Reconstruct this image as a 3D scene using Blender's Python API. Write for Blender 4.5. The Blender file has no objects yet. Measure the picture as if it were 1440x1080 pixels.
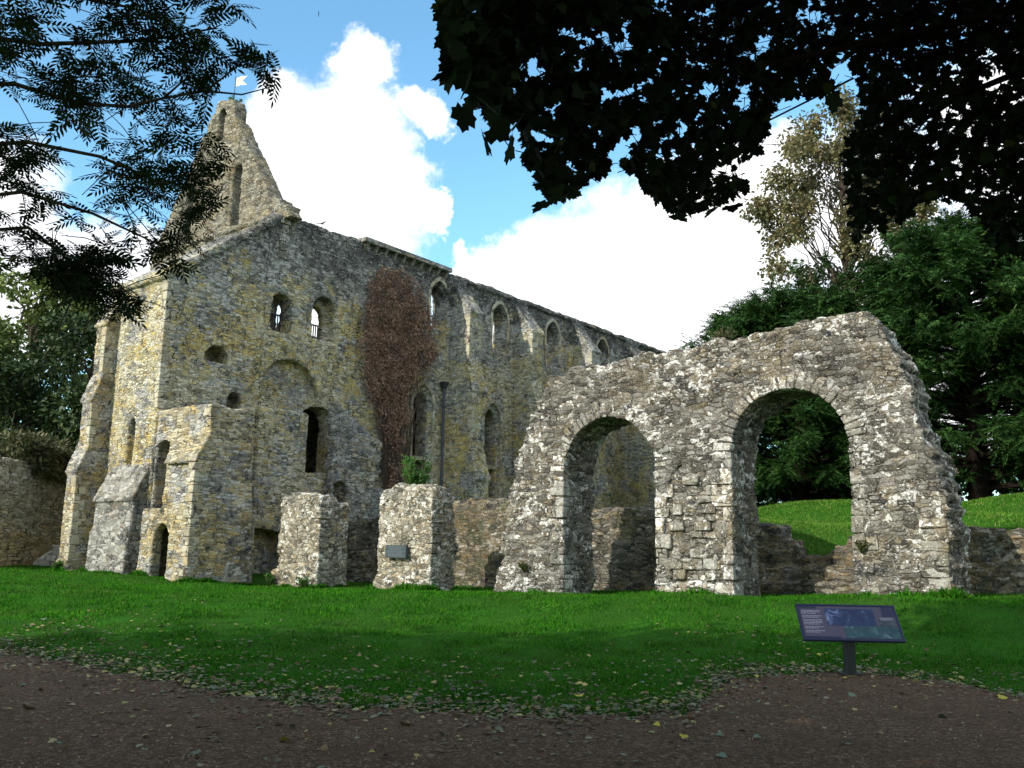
import bpy, bmesh, math, random
import numpy as np
from mathutils import Vector, Matrix, Quaternion
random.seed(7); RNG = np.random.default_rng(11)
scene = bpy.context.scene
COL = scene.collection
TH = math.radians(38.5); CS, SN = math.cos(TH), math.sin(TH)

# ------------------------------------------------------------------ helpers
def W(u, v):                       # abbey axes (u along the gable, v along the range) -> world
    return (CS*u + SN*v, -SN*u + CS*v)

def tag(o, label=None, cat=None, group=None, kind=None):
    if label: o['label'] = label
    if cat: o['category'] = cat
    if group: o['group'] = group
    if kind: o['kind'] = kind
    return o

def empty(name, loc, rz=0.0, label=None, cat=None, group=None):
    o = bpy.data.objects.new(name, None); COL.objects.link(o)
    o.empty_display_size = 0.2
    o.location = loc; o.rotation_euler = (0, 0, rz)
    return tag(o, label, cat, group)

def link(name, me, mat=None, parent=None, loc=(0, 0, 0)):
    o = bpy.data.objects.new(name, me); COL.objects.link(o); o.location = loc
    if mat is not None:
        me.materials.clear(); me.materials.append(mat)
    if parent is not None: o.parent = parent
    return o

def np_mesh(name, V, loops, counts, smooth=False, rnd=None):
    me = bpy.data.meshes.new(name)
    V = np.ascontiguousarray(V, np.float32); loops = np.ascontiguousarray(loops, np.int32)
    counts = np.ascontiguousarray(counts, np.int32)
    me.vertices.add(len(V)); me.vertices.foreach_set('co', V.ravel())
    me.loops.add(len(loops)); me.loops.foreach_set('vertex_index', loops)
    me.polygons.add(len(counts))
    st = np.zeros(len(counts), np.int32); st[1:] = np.cumsum(counts)[:-1]
    me.polygons.foreach_set('loop_start', st)
    try: me.polygons.foreach_set('loop_total', counts)
    except Exception: pass
    if smooth: me.polygons.foreach_set('use_smooth', np.ones(len(counts), bool))
    if rnd is not None:
        a = me.attributes.new('rnd', 'FLOAT', 'POINT'); a.data.foreach_set('value', np.ascontiguousarray(rnd, np.float32))
    me.update(calc_edges=True)
    return me

def grid_mesh(name, P, smooth=True):   # P (n,m,3)
    n, m, _ = P.shape
    i = np.arange(n*m).reshape(n, m)
    q = np.stack([i[:-1, :-1], i[1:, :-1], i[1:, 1:], i[:-1, 1:]], -1).reshape(-1, 4)
    return np_mesh(name, P.reshape(-1, 3), q.ravel(), np.full(len(q), 4), smooth)

def bm_mesh(name, bm, smooth=False):
    me = bpy.data.meshes.new(name); bmesh.ops.recalc_face_normals(bm, faces=bm.faces)
    bm.to_mesh(me); bm.free()
    if smooth:
        for p in me.polygons: p.use_smooth = True
    return me

def box(bm, lo, hi, jit=0.0, bevel=0.0):
    vs = [bm.verts.new((x + random.uniform(-jit, jit), y + random.uniform(-jit, jit), z + random.uniform(-jit, jit)))
          for x in (lo[0], hi[0]) for y in (lo[1], hi[1]) for z in (lo[2], hi[2])]
    f = [bm.faces.new([vs[k] for k in q]) for q in ((0, 1, 3, 2), (4, 6, 7, 5), (0, 4, 5, 1), (2, 3, 7, 6), (0, 2, 6, 4), (1, 5, 7, 3))]
    if bevel:
        es = list({e for q in f for e in q.edges})
        bmesh.ops.bevel(bm, geom=es, offset=bevel, segments=1, affect='EDGES', profile=0.6)

def hexa(bm, pts, bevel=0.0):       # 8 points: 4 front, 4 back
    vs = [bm.verts.new(p) for p in pts]
    f = [bm.faces.new([vs[k] for k in q]) for q in ((0, 1, 2, 3), (7, 6, 5, 4), (0, 4, 5, 1), (1, 5, 6, 2), (2, 6, 7, 3), (3, 7, 4, 0))]
    if bevel:
        es = list({e for q in f for e in q.edges})
        bmesh.ops.bevel(bm, geom=es, offset=bevel, segments=1, affect='EDGES', profile=0.6)

class Tubes:                        # tapered tubes gathered into one mesh
    def __init__(s, sides=7): s.V = []; s.F = []; s.n = 0; s.k = sides
    def add(s, pts, rad):
        pts = [Vector(p) for p in pts]; k = s.k; rings = []
        for i, p in enumerate(pts):
            d = (pts[min(i+1, len(pts)-1)] - pts[max(i-1, 0)]).normalized()
            a = d.orthogonal().normalized(); b = d.cross(a)
            r = rad[i] if hasattr(rad, '__len__') else rad
            if i and rings:                      # keep the ring aligned with the last one
                a = (pa - d*pa.dot(d)); a = a.normalized() if a.length > 1e-5 else d.orthogonal().normalized(); b = d.cross(a)
            pa = a
            rings.append([p + a*(r*math.cos(2*math.pi*j/k)) + b*(r*math.sin(2*math.pi*j/k)) for j in range(k)])
        o = s.n
        for rr in rings: s.V += [tuple(q) for q in rr]
        for i in range(len(rings)-1):
            for j in range(k):
                s.F.append((o+i*k+j, o+i*k+(j+1) % k, o+(i+1)*k+(j+1) % k, o+(i+1)*k+j))
        s.F.append(tuple(o+j for j in reversed(range(k)))); s.F.append(tuple(o+(len(rings)-1)*k+j for j in range(k)))
        s.n += k*len(rings)
    def mesh(s, name):
        me = bpy.data.meshes.new(name); me.from_pydata(s.V, [], s.F)
        for p in me.polygons: p.use_smooth = True
        return me

def curve_pts(a, b, n=7, sag=0.0, wob=0.0):
    a, b = Vector(a), Vector(b); out = []
    for i in range(n):
        t = i/(n-1); p = a.lerp(b, t); p.z += sag*4*t*(1-t)
        if 0 < i < n-1: p += Vector((random.gauss(0, wob), random.gauss(0, wob), random.gauss(0, wob)))
        out.append(p)
    return out

# ------------------------------------------------------------------ lattice noise
_LAT = RNG.random((32, 32, 32)).astype(np.float32)*2-1
def vnoise(P):
    i = np.floor(P).astype(np.int32); f = (P-i).astype(np.float32); f = f*f*(3-2*f)
    i0 = i & 31; i1 = (i+1) & 31
    def L(a, b, c): return _LAT[a[:, 0], b[:, 1], c[:, 2]]
    fx, fy, fz = f[:, 0], f[:, 1], f[:, 2]
    def mx(a, b, t): return a+(b-a)*t
    return mx(mx(mx(L(i0, i0, i0), L(i1, i0, i0), fx), mx(L(i0, i1, i0), L(i1, i1, i0), fx), fy),
              mx(mx(L(i0, i0, i1), L(i1, i0, i1), fx), mx(L(i0, i1, i1), L(i1, i1, i1), fx), fy), fz)

# ------------------------------------------------------------------ solids as distance fields, meshed with surface nets
MARG = 0.4
def poly_sdf(A, B, poly):
    d = np.full(A.shape, 1e9, np.float32); ins = np.zeros(A.shape, bool); n = len(poly)
    for k in range(n):
        x0, y0 = poly[k]; x1, y1 = poly[(k+1) % n]
        ex, ey = x1-x0, y1-y0; L = ex*ex+ey*ey
        if L < 1e-12: continue
        t = np.clip(((A-x0)*ex+(B-y0)*ey)/L, 0, 1)
        d = np.minimum(d, (A-x0-t*ex)**2+(B-y0-t*ey)**2)
        if y0 != y1:
            c = ((y0 > B) != (y1 > B)) & (A < (x1-x0)*(B-y0)/(y1-y0)+x0); ins ^= c
    return np.where(ins, -np.sqrt(d), np.sqrt(d)).astype(np.float32)

class Solid:
    def __init__(s, lo, hi, h):
        s.h = h; s.o = np.array(lo, float)-3*h
        n = [int(math.ceil((hi[k]-lo[k])/h))+7 for k in range(3)]
        s.ax = [s.o[k]+h*np.arange(n[k]) for k in range(3)]
        s.D = np.full(n, MARG, np.float32)
    def _sl(s, lo, hi):
        r = []
        for k in range(3):
            a = np.searchsorted(s.ax[k], lo[k]-MARG); b = np.searchsorted(s.ax[k], hi[k]+MARG)
            r.append(slice(a, b))
        return tuple(r)
    def _do(s, sl, d, cut):
        if cut: s.D[sl] = np.maximum(s.D[sl], -d)
        else: s.D[sl] = np.minimum(s.D[sl], d)
    def pv(s, poly, v0, v1, cut=False):        # polygon in (u,z), pushed along v
        p = np.array(poly); sl = s._sl((p[:, 0].min(), v0, p[:, 1].min()), (p[:, 0].max(), v1, p[:, 1].max()))
        A, B = np.meshgrid(s.ax[0][sl[0]], s.ax[2][sl[2]], indexing='ij')
        if A.size == 0: return
        d2 = poly_sdf(A, B, poly); d1 = np.abs(s.ax[1][sl[1]]-(v0+v1)/2)-(v1-v0)/2
        s._do(sl, np.maximum(d2[:, None, :], d1[None, :, None].astype(np.float32)), cut)
    def pu(s, poly, u0, u1, cut=False):        # polygon in (v,z), pushed along u
        p = np.array(poly); sl = s._sl((u0, p[:, 0].min(), p[:, 1].min()), (u1, p[:, 0].max(), p[:, 1].max()))
        A, B = np.meshgrid(s.ax[1][sl[1]], s.ax[2][sl[2]], indexing='ij')
        if A.size == 0: return
        d2 = poly_sdf(A, B, poly); d1 = np.abs(s.ax[0][sl[0]]-(u0+u1)/2)-(u1-u0)/2
        s._do(sl, np.maximum(d2[None, :, :], d1[:, None, None].astype(np.float32)), cut)
    def box(s, lo, hi, cut=False):
        s.pv([(lo[0], lo[2]), (hi[0], lo[2]), (hi[0], hi[2]), (lo[0], hi[2])], lo[1], hi[1], cut)
    def rough(s, amp=0.04, size=0.5, amp2=0.02, size2=0.16, top=None):
        m = np.abs(s.D) < 0.32
        I = np.stack(np.nonzero(m), -1)
        P = s.o + I*s.h
        n = amp*vnoise(P/size+7.3) + amp2*vnoise(P/(size2*np.array([1.6, 1.6, 1.0]))+3.1)
        if top is not None:                    # broken wall heads: more raggedness above a height
            k = np.clip((P[:, 2]-top[0])/max(top[1]-top[0], .01), 0, 1)
            n = n + k*top[2]*vnoise(P/np.array([.34, .34, .17])+1.7)
        s.D[m] += n.astype(np.float32)
    def mesh(s, name, off):
        D = s.D; ins = D < 0
        c = np.zeros([q-1 for q in D.shape], np.uint8)
        for a in (0, 1):
            for b in (0, 1):
                for d in (0, 1):
                    c += ins[a:D.shape[0]-1+a, b:D.shape[1]-1+b, d:D.shape[2]-1+d]
        act = (c > 0) & (c < 8)
        I = np.stack(np.nonzero(act), -1); n = len(I)
        ids = np.full(c.shape, -1, np.int32); ids[act] = np.arange(n)
        acc = np.zeros((n, 3)); cnt = np.zeros(n)
        cor = [(a, b, d) for a in (0, 1) for b in (0, 1) for d in (0, 1)]
        for p in cor:
            for k in range(3):
                if p[k] == 0:
                    q = list(p); q[k] = 1
                    da = D[I[:, 0]+p[0], I[:, 1]+p[1], I[:, 2]+p[2]]; db = D[I[:, 0]+q[0], I[:, 1]+q[1], I[:, 2]+q[2]]
                    x = (da < 0) != (db < 0)
                    t = np.where(x, da/np.where(x, da-db, 1), 0)
                    e = np.array(p, float)[None, :].repeat(n, 0); e[:, k] += t
                    acc[x] += e[x]; cnt[x] += 1
        V = s.o + s.h*(I+acc/cnt[:, None]) - np.array(off)
        Q = []
        for k in range(3):
            a, b = (k+1) % 3, (k+2) % 3
            s0 = [slice(1, -1)]*3; s1 = [slice(1, -1)]*3
            s0[k] = slice(0, -1); s1[k] = slice(1, None)
            A, B = ins[tuple(s0)], ins[tuple(s1)]
            for flip, M in ((False, A & ~B), (True, ~A & B)):
                J = np.stack(np.nonzero(M), -1)
                off_ = np.ones(3, int); off_[k] = 0; J = J+off_
                def cell(da, db):
                    K = J.copy(); K[:, a] += da; K[:, b] += db
                    return ids[K[:, 0], K[:, 1], K[:, 2]]
                q = np.stack([cell(-1, -1), cell(0, -1), cell(0, 0), cell(-1, 0)], -1)
                Q.append(q[:, ::-1] if flip else q)
        Q = np.concatenate(Q); Q = Q[(Q >= 0).all(1)]
        return np_mesh(name, V, Q.ravel(), np.full(len(Q), 4), True)

def arch(a0, a1, z0, zs, pointed=0.0, n=14):
    r = (a1-a0)/2; c = (a0+a1)/2; out = [(a0, z0), (a1, z0)]
    if not pointed:
        out += [(c+r*math.cos(t*math.pi/n), zs+r*math.sin(t*math.pi/n)) for t in range(n+1)]
    else:
        R = r*(1+pointed); m = math.acos((R-r)/R)
        out += [(c+r-R+R*math.cos(m*t/n), zs+R*math.sin(m*t/n)) for t in range(n+1)]
        out += [(c-r+R-R*math.cos(m*t/n), zs+R*math.sin(m*t/n)) for t in range(n-1, -1, -1)]
    return out

def jag(pts, step=0.35, dz=0.07, du=0.06, rs=1):
    """a broken masonry edge: the polyline re-cut into uneven courses"""
    rr = random.Random(rs); out = []
    for (a, b), (c, d) in zip(pts[:-1], pts[1:]):
        L = math.hypot(c-a, d-b); n = max(1, int(L/step))
        for i in range(n):
            t = i/n; x = a+(c-a)*t; y = b+(d-b)*t
            q = rr.uniform(-dz, dz)
            out.append((x+rr.uniform(-du, du), y+q))
            t2 = (i+.75)/n
            out.append((a+(c-a)*t2+rr.uniform(-du, du), (b+(d-b)*(t2 if abs(d-b) > abs(c-a) else t))+q*.8))
    out.append(pts[-1]); return out

# ------------------------------------------------------------------ node materials
class G:
    def __init__(s, name):
        s.m = bpy.data.materials.new(name); s.m.use_nodes = True; s.t = s.m.node_tree; s.t.nodes.clear()
        s.out = s.t.nodes.new('ShaderNodeOutputMaterial')
    def n(s, typ, **kw):
        nd = s.t.nodes.new(typ)
        for k, v in kw.items():
            if k.startswith('_'): setattr(nd, k[1:], v)
        for k, v in kw.items():
            if k.startswith('_'): continue
            key = int(k[1:]) if k[0] == 'i' and k[1:].isdigit() else k.replace('__', ' ')
            if hasattr(v, 'bl_rna') and isinstance(v, bpy.types.NodeSocket): s.t.links.new(v, nd.inputs[key])
            else: nd.inputs[key].default_value = v
        return nd
    def l(s, a, b): s.t.links.new(a, b)
    def math(s, op, a, b=None, c=None, clamp=False):
        kw = {'i0': a}
        if b is not None: kw['i1'] = b
        if c is not None: kw['i2'] = c
        return s.n('ShaderNodeMath', _operation=op, _use_clamp=clamp, **kw).outputs[0]
    def step(s, v, a, b, o0=0.0, o1=1.0):
        return s.n('ShaderNodeMapRange', _interpolation_type='SMOOTHSTEP', i0=v, i1=a, i2=b, i3=o0, i4=o1).outputs[0]
    def mix(s, f, a, b, bt='MIX'):
        nd = s.n('ShaderNodeMix', _data_type='RGBA', _blend_type=bt)
        for k, v in ((0, f), (6, a), (7, b)):
            if isinstance(v, bpy.types.NodeSocket): s.l(v, nd.inputs[k])
            elif k == 0: nd.inputs[k].default_value = v
            else: nd.inputs[k].default_value = (*v[:3], 1)
        return nd.outputs[2]
    def ramp(s, v, cols, interp='LINEAR'):
        nd = s.n('ShaderNodeValToRGB', i0=v); r = nd.color_ramp; r.interpolation = interp
        while len(r.elements) < len(cols): r.elements.new(0.5)
        for i, e in enumerate(r.elements):
            p, c = cols[i] if isinstance(cols[i][1], tuple) else (i/(len(cols)-1), cols[i])
            e.position = p; e.color = (*c, 1)
        return nd.outputs[0]
    def noise(s, vec, scale, detail=4, rough=.55, dist=0.0):
        return s.n('ShaderNodeTexNoise', Vector=vec, Scale=scale, Detail=detail, Roughness=rough, Distortion=dist)
    def bsdf(s, color, rough=.9, spec=.25, **kw):
        b = s.n('ShaderNodeBsdfPrincipled', Base__Color=color if isinstance(color, bpy.types.NodeSocket) else (*color, 1), Roughness=rough, **kw)
        b.inputs['Specular IOR Level'].default_value = spec
        s.l(b.outputs[0], s.out.inputs[0]); return b

def stone(name, size=(.38, .17), pal=((.10, .095, .08), (.22, .2, .155), (.32, .29, .22), (.42, .39, .31)), mortar=(.17, .15, .115),
          ochre=(.34, .22, .07), ochre_amt=.4, ochre_z=None, lichen=(.62, .62, .58), lich_amt=.5, dark=(.035, .037, .04), dark_amt=.35, dark_z=None,
          amp=.05, jit=.85, moss=0.0, lich_s=6.0, speck=0.0, stain=0.0, stain_col=((.10, .104, .11), (.25, .255, .255), (.42, .42, .41))):
    g = G(name)
    co = g.n('ShaderNodeTexCoord').outputs['Object']
    wn = g.noise(co, .9, 3).outputs['Color']; wn2 = g.noise(co, 6.5, 5, .7).outputs['Color']
    w = g.n('ShaderNodeVectorMath', _operation='MULTIPLY_ADD', i0=wn, i1=(.5, .5, .38), i2=co).outputs[0]
    w = g.n('ShaderNodeVectorMath', _operation='MULTIPLY_ADD', i0=wn2, i1=(.17, .17, .12), i2=w).outputs[0]
    m = g.n('ShaderNodeVectorMath', _operation='MULTIPLY', i0=w, i1=(1/size[0], 1/size[0], 1/size[1])).outputs[0]
    vo = g.n('ShaderNodeTexVoronoi', _distance='CHEBYCHEV', Vector=m, Scale=1.0, Randomness=jit)
    v2 = g.n('ShaderNodeTexVoronoi', _distance='CHEBYCHEV', _feature='F2', Vector=m, Scale=1.0, Randomness=jit)
    ve = g.math('MULTIPLY', g.math('SUBTRACT', v2.outputs['Distance'], vo.outputs['Distance']), .5)
    sep = g.n('ShaderNodeSeparateColor', i0=vo.outputs['Color'])
    r1, r2, r3 = sep.outputs
    fine = g.noise(co, 16, 7, .7).outputs[0]
    mid = g.noise(co, 2.6, 6, .6).outputs[0]
    big = g.noise(co, .33, 4, .55).outputs[0]
    c = g.ramp(r1, [(i/(len(pal)-1), p) for i, p in enumerate(pal)])
    # ochre staining in broad patches, stone by stone
    om = g.math('ADD', big, g.math('MULTIPLY_ADD', r2, .30, -.15))
    if ochre_z: 
        zc = g.n('ShaderNodeSeparateXYZ', i0=co).outputs[2]
        om = g.math('ADD', om, g.step(zc, ochre_z[0], ochre_z[1], ochre_z[2], ochre_z[3]))
    om = g.math('MULTIPLY', g.step(om, .44, .60), ochre_amt)
    oc = g.mix(r3, tuple(x*.75 for x in ochre), tuple(min(1, x*1.35) for x in ochre))
    c = g.mix(om, c, oc)
    if stain:                                      # cool grey weathered patches
        sn = g.noise(co, .62, 7, .62, .3).outputs[0]
        sn = g.math('ADD', sn, g.math('MULTIPLY_ADD', r3, .14, -.07))
        if dark_z:
            sn = g.math('ADD', sn, g.step(g.n('ShaderNodeSeparateXYZ', i0=co).outputs[2], dark_z[0]-2.5, dark_z[1], -.03, .16))
        c = g.mix(g.math('MULTIPLY', g.step(sn, .485, .56), stain), c, g.ramp(r1, [(0, stain_col[0]), (.5, stain_col[1]), (1, stain_col[2])]))
    # weathering: dark crust
    dm = g.math('ADD', mid, g.math('MULTIPLY_ADD', big, .6, -.3))
    if dark_z:
        zc = g.n('ShaderNodeSeparateXYZ', i0=co).outputs[2]
        dm = g.math('ADD', dm, g.step(zc, dark_z[0], dark_z[1], 0.0, dark_z[2]))
    dm = g.math('MULTIPLY', g.step(dm, .54, .72), g.math('MULTIPLY_ADD', r3, .4, dark_amt, clamp=True))
    c = g.mix(dm, c, dark)
    # joints
    jo = g.step(ve, .0, .06, .35, 1.0)
    c = g.mix(jo, mortar, c)
    # deep gaps where mortar has gone
    gap = g.math('MULTIPLY', g.step(ve, .0, .05, 1, 0), g.step(g.noise(co, 1.8, 3).outputs[0], .46, .6))
    c = g.mix(gap, c, (.03, .027, .022))
    # lichen blotches
    lm = g.noise(co, lich_s, 9, .78, .5).outputs[0]
    lm = g.math('ADD', lm, g.math('MULTIPLY_ADD', r2, .16, -.08))
    lm = g.math('ADD', lm, g.math('MULTIPLY_ADD', g.noise(co, .8, 3).outputs[0], .36, -.18))
    lk = g.step(lm, .57, .62)
    c = g.mix(g.math('MULTIPLY', lk, lich_amt), c, lichen)
    if moss:
        mm = g.step(g.noise(co, 1.3, 6, .65).outputs[0], .53, .66)
        c = g.mix(g.math('MULTIPLY', mm, moss), c, (.09, .10, .035))
    if speck:
        sp = g.noise(co, 22, 5, .75).outputs[0]
        c = g.mix(g.math('MULTIPLY', g.step(sp, .57, .64), speck), c, lichen)
        c = g.mix(g.math('MULTIPLY', g.step(sp, .44, .36), speck), c, tuple(x*1.2 for x in dark))
    fc = g.n('ShaderNodeMapRange', i0=fine, i1=.25, i2=.75, i3=.55, i4=1.4).outputs[0]
    c = g.mix(1.0, c, g.n('ShaderNodeCombineColor', i0=fc, i1=fc, i2=fc).outputs[0], 'MULTIPLY')
    b = g.bsdf(c, .95, .12)
    h = g.math('MULTIPLY', g.step(ve, .0, .11), g.math('MULTIPLY_ADD', r3, .6, .4))
    h = g.math('ADD', h, g.math('MULTIPLY_ADD', fine, .55, -.27))
    h = g.math('ADD', h, g.math('MULTIPLY', mid, .35))
    h = g.math('SUBTRACT', h, g.math('MULTIPLY', gap, .5))
    dn = g.n('ShaderNodeDisplacement', Height=h, Midlevel=.7, Scale=amp)
    g.l(dn.outputs[0], g.out.inputs['Displacement']); g.m.displacement_method = 'BOTH'
    return g.m

def leaf_mat(name, cols, trans=.35, rough=.55, spec=.3, big=None, patch=None):
    g = G(name)
    r = g.n('ShaderNodeAttribute', _attribute_name='rnd').outputs['Fac']
    c = g.ramp(r, cols)
    co = g.n('ShaderNodeTexCoord').outputs['Object']
    v = g.noise(co, big or .5, 3).outputs[0]
    c = g.mix(1.0, c, g.ramp(v, [(.3, (.6, .62, .6)), (.7, (1.25, 1.2, 1.1))]), 'MULTIPLY')
    if patch:
        pn = g.noise(co, .55, 6, .65).outputs[0]
        c = g.mix(g.math('MULTIPLY', g.step(pn, .5, .68), .75), c, patch)
    b = g.bsdf(c, rough, spec)
    tr = g.n('ShaderNodeBsdfTranslucent', Color=c)
    mx = g.n('ShaderNodeMixShader', i0=trans, i1=b.outputs[0], i2=tr.outputs[0])
    g.l(mx.outputs[0], g.out.inputs[0]); return g.m

def plain(name, col, rough=.6, spec=.3, var=.25, scale=8, metal=0.0, bump=0.0):
    g = G(name); co = g.n('ShaderNodeTexCoord').outputs['Object']
    n = g.noise(co, scale, 5, .6).outputs[0]
    c = g.mix(n, tuple(x*(1-var) for x in col), tuple(min(1, x*(1+var)) for x in col))
    b = g.bsdf(c, rough, spec, Metallic=metal)
    if bump:
        bp = g.n('ShaderNodeBump', Height=n, Strength=bump, Distance=.03); g.l(bp.outputs[0], b.inputs['Normal'])
    return g.m

# ------------------------------------------------------------------ camera, sun, sky
cam_d = bpy.data.cameras.new('camera'); cam = bpy.data.objects.new('camera', cam_d); COL.objects.link(cam)
cam_d.sensor_width = 36; cam_d.lens = 1279/1440*36; cam_d.clip_start = .05; cam_d.clip_end = 4000
CAMM = Matrix.Translation((0, 0, 1.6)) @ Matrix.Rotation(math.radians(100.4), 4, 'X') @ Matrix.Rotation(math.radians(1.0), 4, 'Z')
cam.matrix_world = CAMM; scene.camera = cam
PHI, EL = math.radians(47.5), math.radians(27.5)
sun_d = bpy.data.lights.new('sun', 'SUN'); sun = bpy.data.objects.new('sun', sun_d); COL.objects.link(sun)
sun_d.energy = 4.0; sun_d.angle = math.radians(.5); sun_d.color = (1, .94, .84)
LD = Vector((math.sin(PHI)*math.cos(EL), math.cos(PHI)*math.cos(EL), -math.sin(EL)))
sun.rotation_euler = LD.to_track_quat('-Z', 'Y').to_euler(); sun.location = (-20, -40, 40)

def pix_dir(x, y):                 # direction in the world of a point of the 1440 x 1080 view (used for where clouds stand in the sky)
    d = Vector(((x-720)/1279, -(y-540)/1279, -1)); d.rotate(CAMM.to_3x3()); return d.normalized()
world = bpy.data.worlds.new('World'); scene.world = world; world.use_nodes = True
def build_sky():
    g = G.__new__(G); g.t = world.node_tree; g.t.nodes.clear(); g.out = g.t.nodes.new('ShaderNodeOutputWorld')
    sky = g.n('ShaderNodeTexSky'); sky.sky_type = 'NISHITA'; sky.sun_disc = False
    sky.sun_elevation = EL; sky.sun_rotation = math.pi+PHI; sky.air_density = 1.0; sky.dust_density = .6; sky.ozone_density = 1.5
    d = g.n('ShaderNodeTexCoord').outputs['Generated']
    wn = g.noise(d, 9, 6, .62).outputs['Color']
    w = g.n('ShaderNodeVectorMath', _operation='SUBTRACT', i0=wn, i1=(.5, .5, .5)).outputs[0]
    w = g.n('ShaderNodeVectorMath', _operation='MULTIPLY_ADD', i0=w, i1=(.085, .085, .085), i2=d).outputs[0]
    wn = g.noise(d, 24, 6, .65).outputs['Color']
    wn = g.n('ShaderNodeVectorMath', _operation='SUBTRACT', i0=wn, i1=(.5, .5, .5)).outputs[0]
    w = g.n('ShaderNodeVectorMath', _operation='MULTIPLY_ADD', i0=wn, i1=(.06, .06, .06), i2=w).outputs[0]
    w = g.n('ShaderNodeVectorMath', _operation='NORMALIZE', i0=w).outputs[0]
    blobs = [(440, 225, 88), (492, 182, 68), (518, 92, 42), (540, 265, 58), (465, 300, 100), (400, 172, 44), (596, 160, 33), (440, 440, 60), (605, 305, 22),
             (600, 165, 22), (860, 370, 92), (785, 355, 66), (745, 375, 50), (950, 335, 90), (1050, 280, 84), (1000, 420, 130), (1110, 240, 60), (1190, 310, 110),
             (690, 385, 45), (645, 375, 30), (860, 460, 100), (20, 360, 70), (130, 410, 85), (200, 385, 55), (-60, 300, 100), (60, 420, 90), (1330, 480, 160),
             (1500, 200, 150), (250, 460, 90), (700, 460, 90), (1650, 400, 200), (-300, 350, 200)]
    acc = None
    for x, y, r in blobs:
        c = math.cos(math.atan(r/1279)); v = pix_dir(x, y)
        dt = g.n('ShaderNodeVectorMath', _operation='DOT_PRODUCT', i0=w, i1=tuple(v)).outputs['Value']
        k = g.math('MULTIPLY_ADD', dt, 1/(1-c), -c/(1-c))
        k = g.math('MAXIMUM', k, -2.0)
        acc = k if acc is None else g.math('SMOOTH_MAX', acc, k, .3)
    wide = g.noise(d, 2.6, 5, .6).outputs[0]
    far = g.math('MULTIPLY_ADD', wide, 6.0, -3.0)          # broken cloud added outside the view for stronger, whiter fill light
    front = g.n('ShaderNodeVectorMath', _operation='DOT_PRODUCT', i0=d, i1=(0, math.cos(.2), math.sin(.2))).outputs['Value']
    far = g.math('ADD', far, g.step(front, .55, .8, 0.0, -3.0))
    acc = g.math('MAXIMUM', acc, far)
    fine = g.noise(d, 26, 7, .65).outputs[0]
    acc = g.math('ADD', acc, g.math('MULTIPLY_ADD', fine, 1.5, -.75))
    f = g.step(acc, -.65, .55)
    shade = g.noise(d, 5, 5, .6).outputs[0]
    cc = g.ramp(shade, [(.35, (SKY_C*.86, SKY_C*.88, SKY_C*.92)), (.6, (SKY_C, SKY_C, SKY_C))])
    blue = g.mix(1.0, sky.outputs[0], SKY_T, 'MULTIPLY')
    col = g.mix(f, blue, cc)
    bg = g.n('ShaderNodeBackground', Color=col, Strength=.12)
    g.l(bg.outputs[0], g.out.inputs[0])
SKY_C = 9.6; SKY_T = (1.4, 2.0, 2.0)
build_sky()
scene.view_settings.view_transform = 'Standard'; scene.view_settings.look = 'None'
scene.view_settings.exposure = 0.42; scene.view_settings.gamma = 1.0
scene.render.engine = 'CYCLES'
scene.cycles.max_bounces = 6; scene.cycles.diffuse_bounces = 3; scene.cycles.transparent_max_bounces = 4

# ------------------------------------------------------------------ terrain
_CT = [(-45, 0, .1), (45, 0, .1), (-20, 8, .1), (20, 8, .1), (-14, 16, .1), (0, 17, .1), (6, 17, .2), (13, 16, .4), (-30, 30, .4), (25, 20, 1.1)]
def _ct(u, v, z): _CT.append((*W(u, v), z))
for u, v, z in ((-36.8, 18.3, .5), (-33, 18.3, .45), (-29.4, 18.8, .3), (-28, 21.5, .12), (-26.3, 21.8, .12), (-23.4, 21.8, .2), (-20.7, 21.8, .3), (-17.8, 21.8, .36),
                (-14, 21.8, .45), (-10, 21.8, .6), (-5, 21.8, .76), (-1, 22, .8), (-30, 26, .3), (-24, 26, .4), (-17, 26, .5), (-10, 26, .7), (-5, 26, .75), (3, 26, 1.0),
                (-30, 30, 2.2), (-25, 30, 2.4), (-18, 30, 2.4), (-12, 30, 1.7), (-9.5, 29.8, 1.5), (-5, 30, 2.1), (0, 30, 2.2), (-22, 35, 2.8), (-16, 35, 3.0), (-8, 36, 3.2), (0, 36, 3.4),
                (-28, 45, 3.4), (-15, 45, 4.2), (-5, 45, 4.4), (5, 45, 4.5), (-25, 60, 5), (0, 60, 5.5), (20, 60, 5.5), (-40, 30, .6), (-40, 45, 1.0), (-50, 30, 2.5), (-55, 45, 4.0), (-45, 70, 5.0)):
    _ct(u, v, z)
_CT += [(-20, 41, .6), (-21, 36, .56), (-26, 40, 3), (-30, 50, 4.0), (-40, 60, 5), (-25, 33, .6), (60, 60, 6), (-90, 90, 8), (90, 100, 9), (0, 140, 10), (-150, 40, 5), (150, 40, 6),
        (-120, -60, 0), (120, -60, 0), (0, -40, 0), (0, 400, 16), (-300, 300, 14), (300, 300, 16)]
_CT = np.array(_CT, float)
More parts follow.
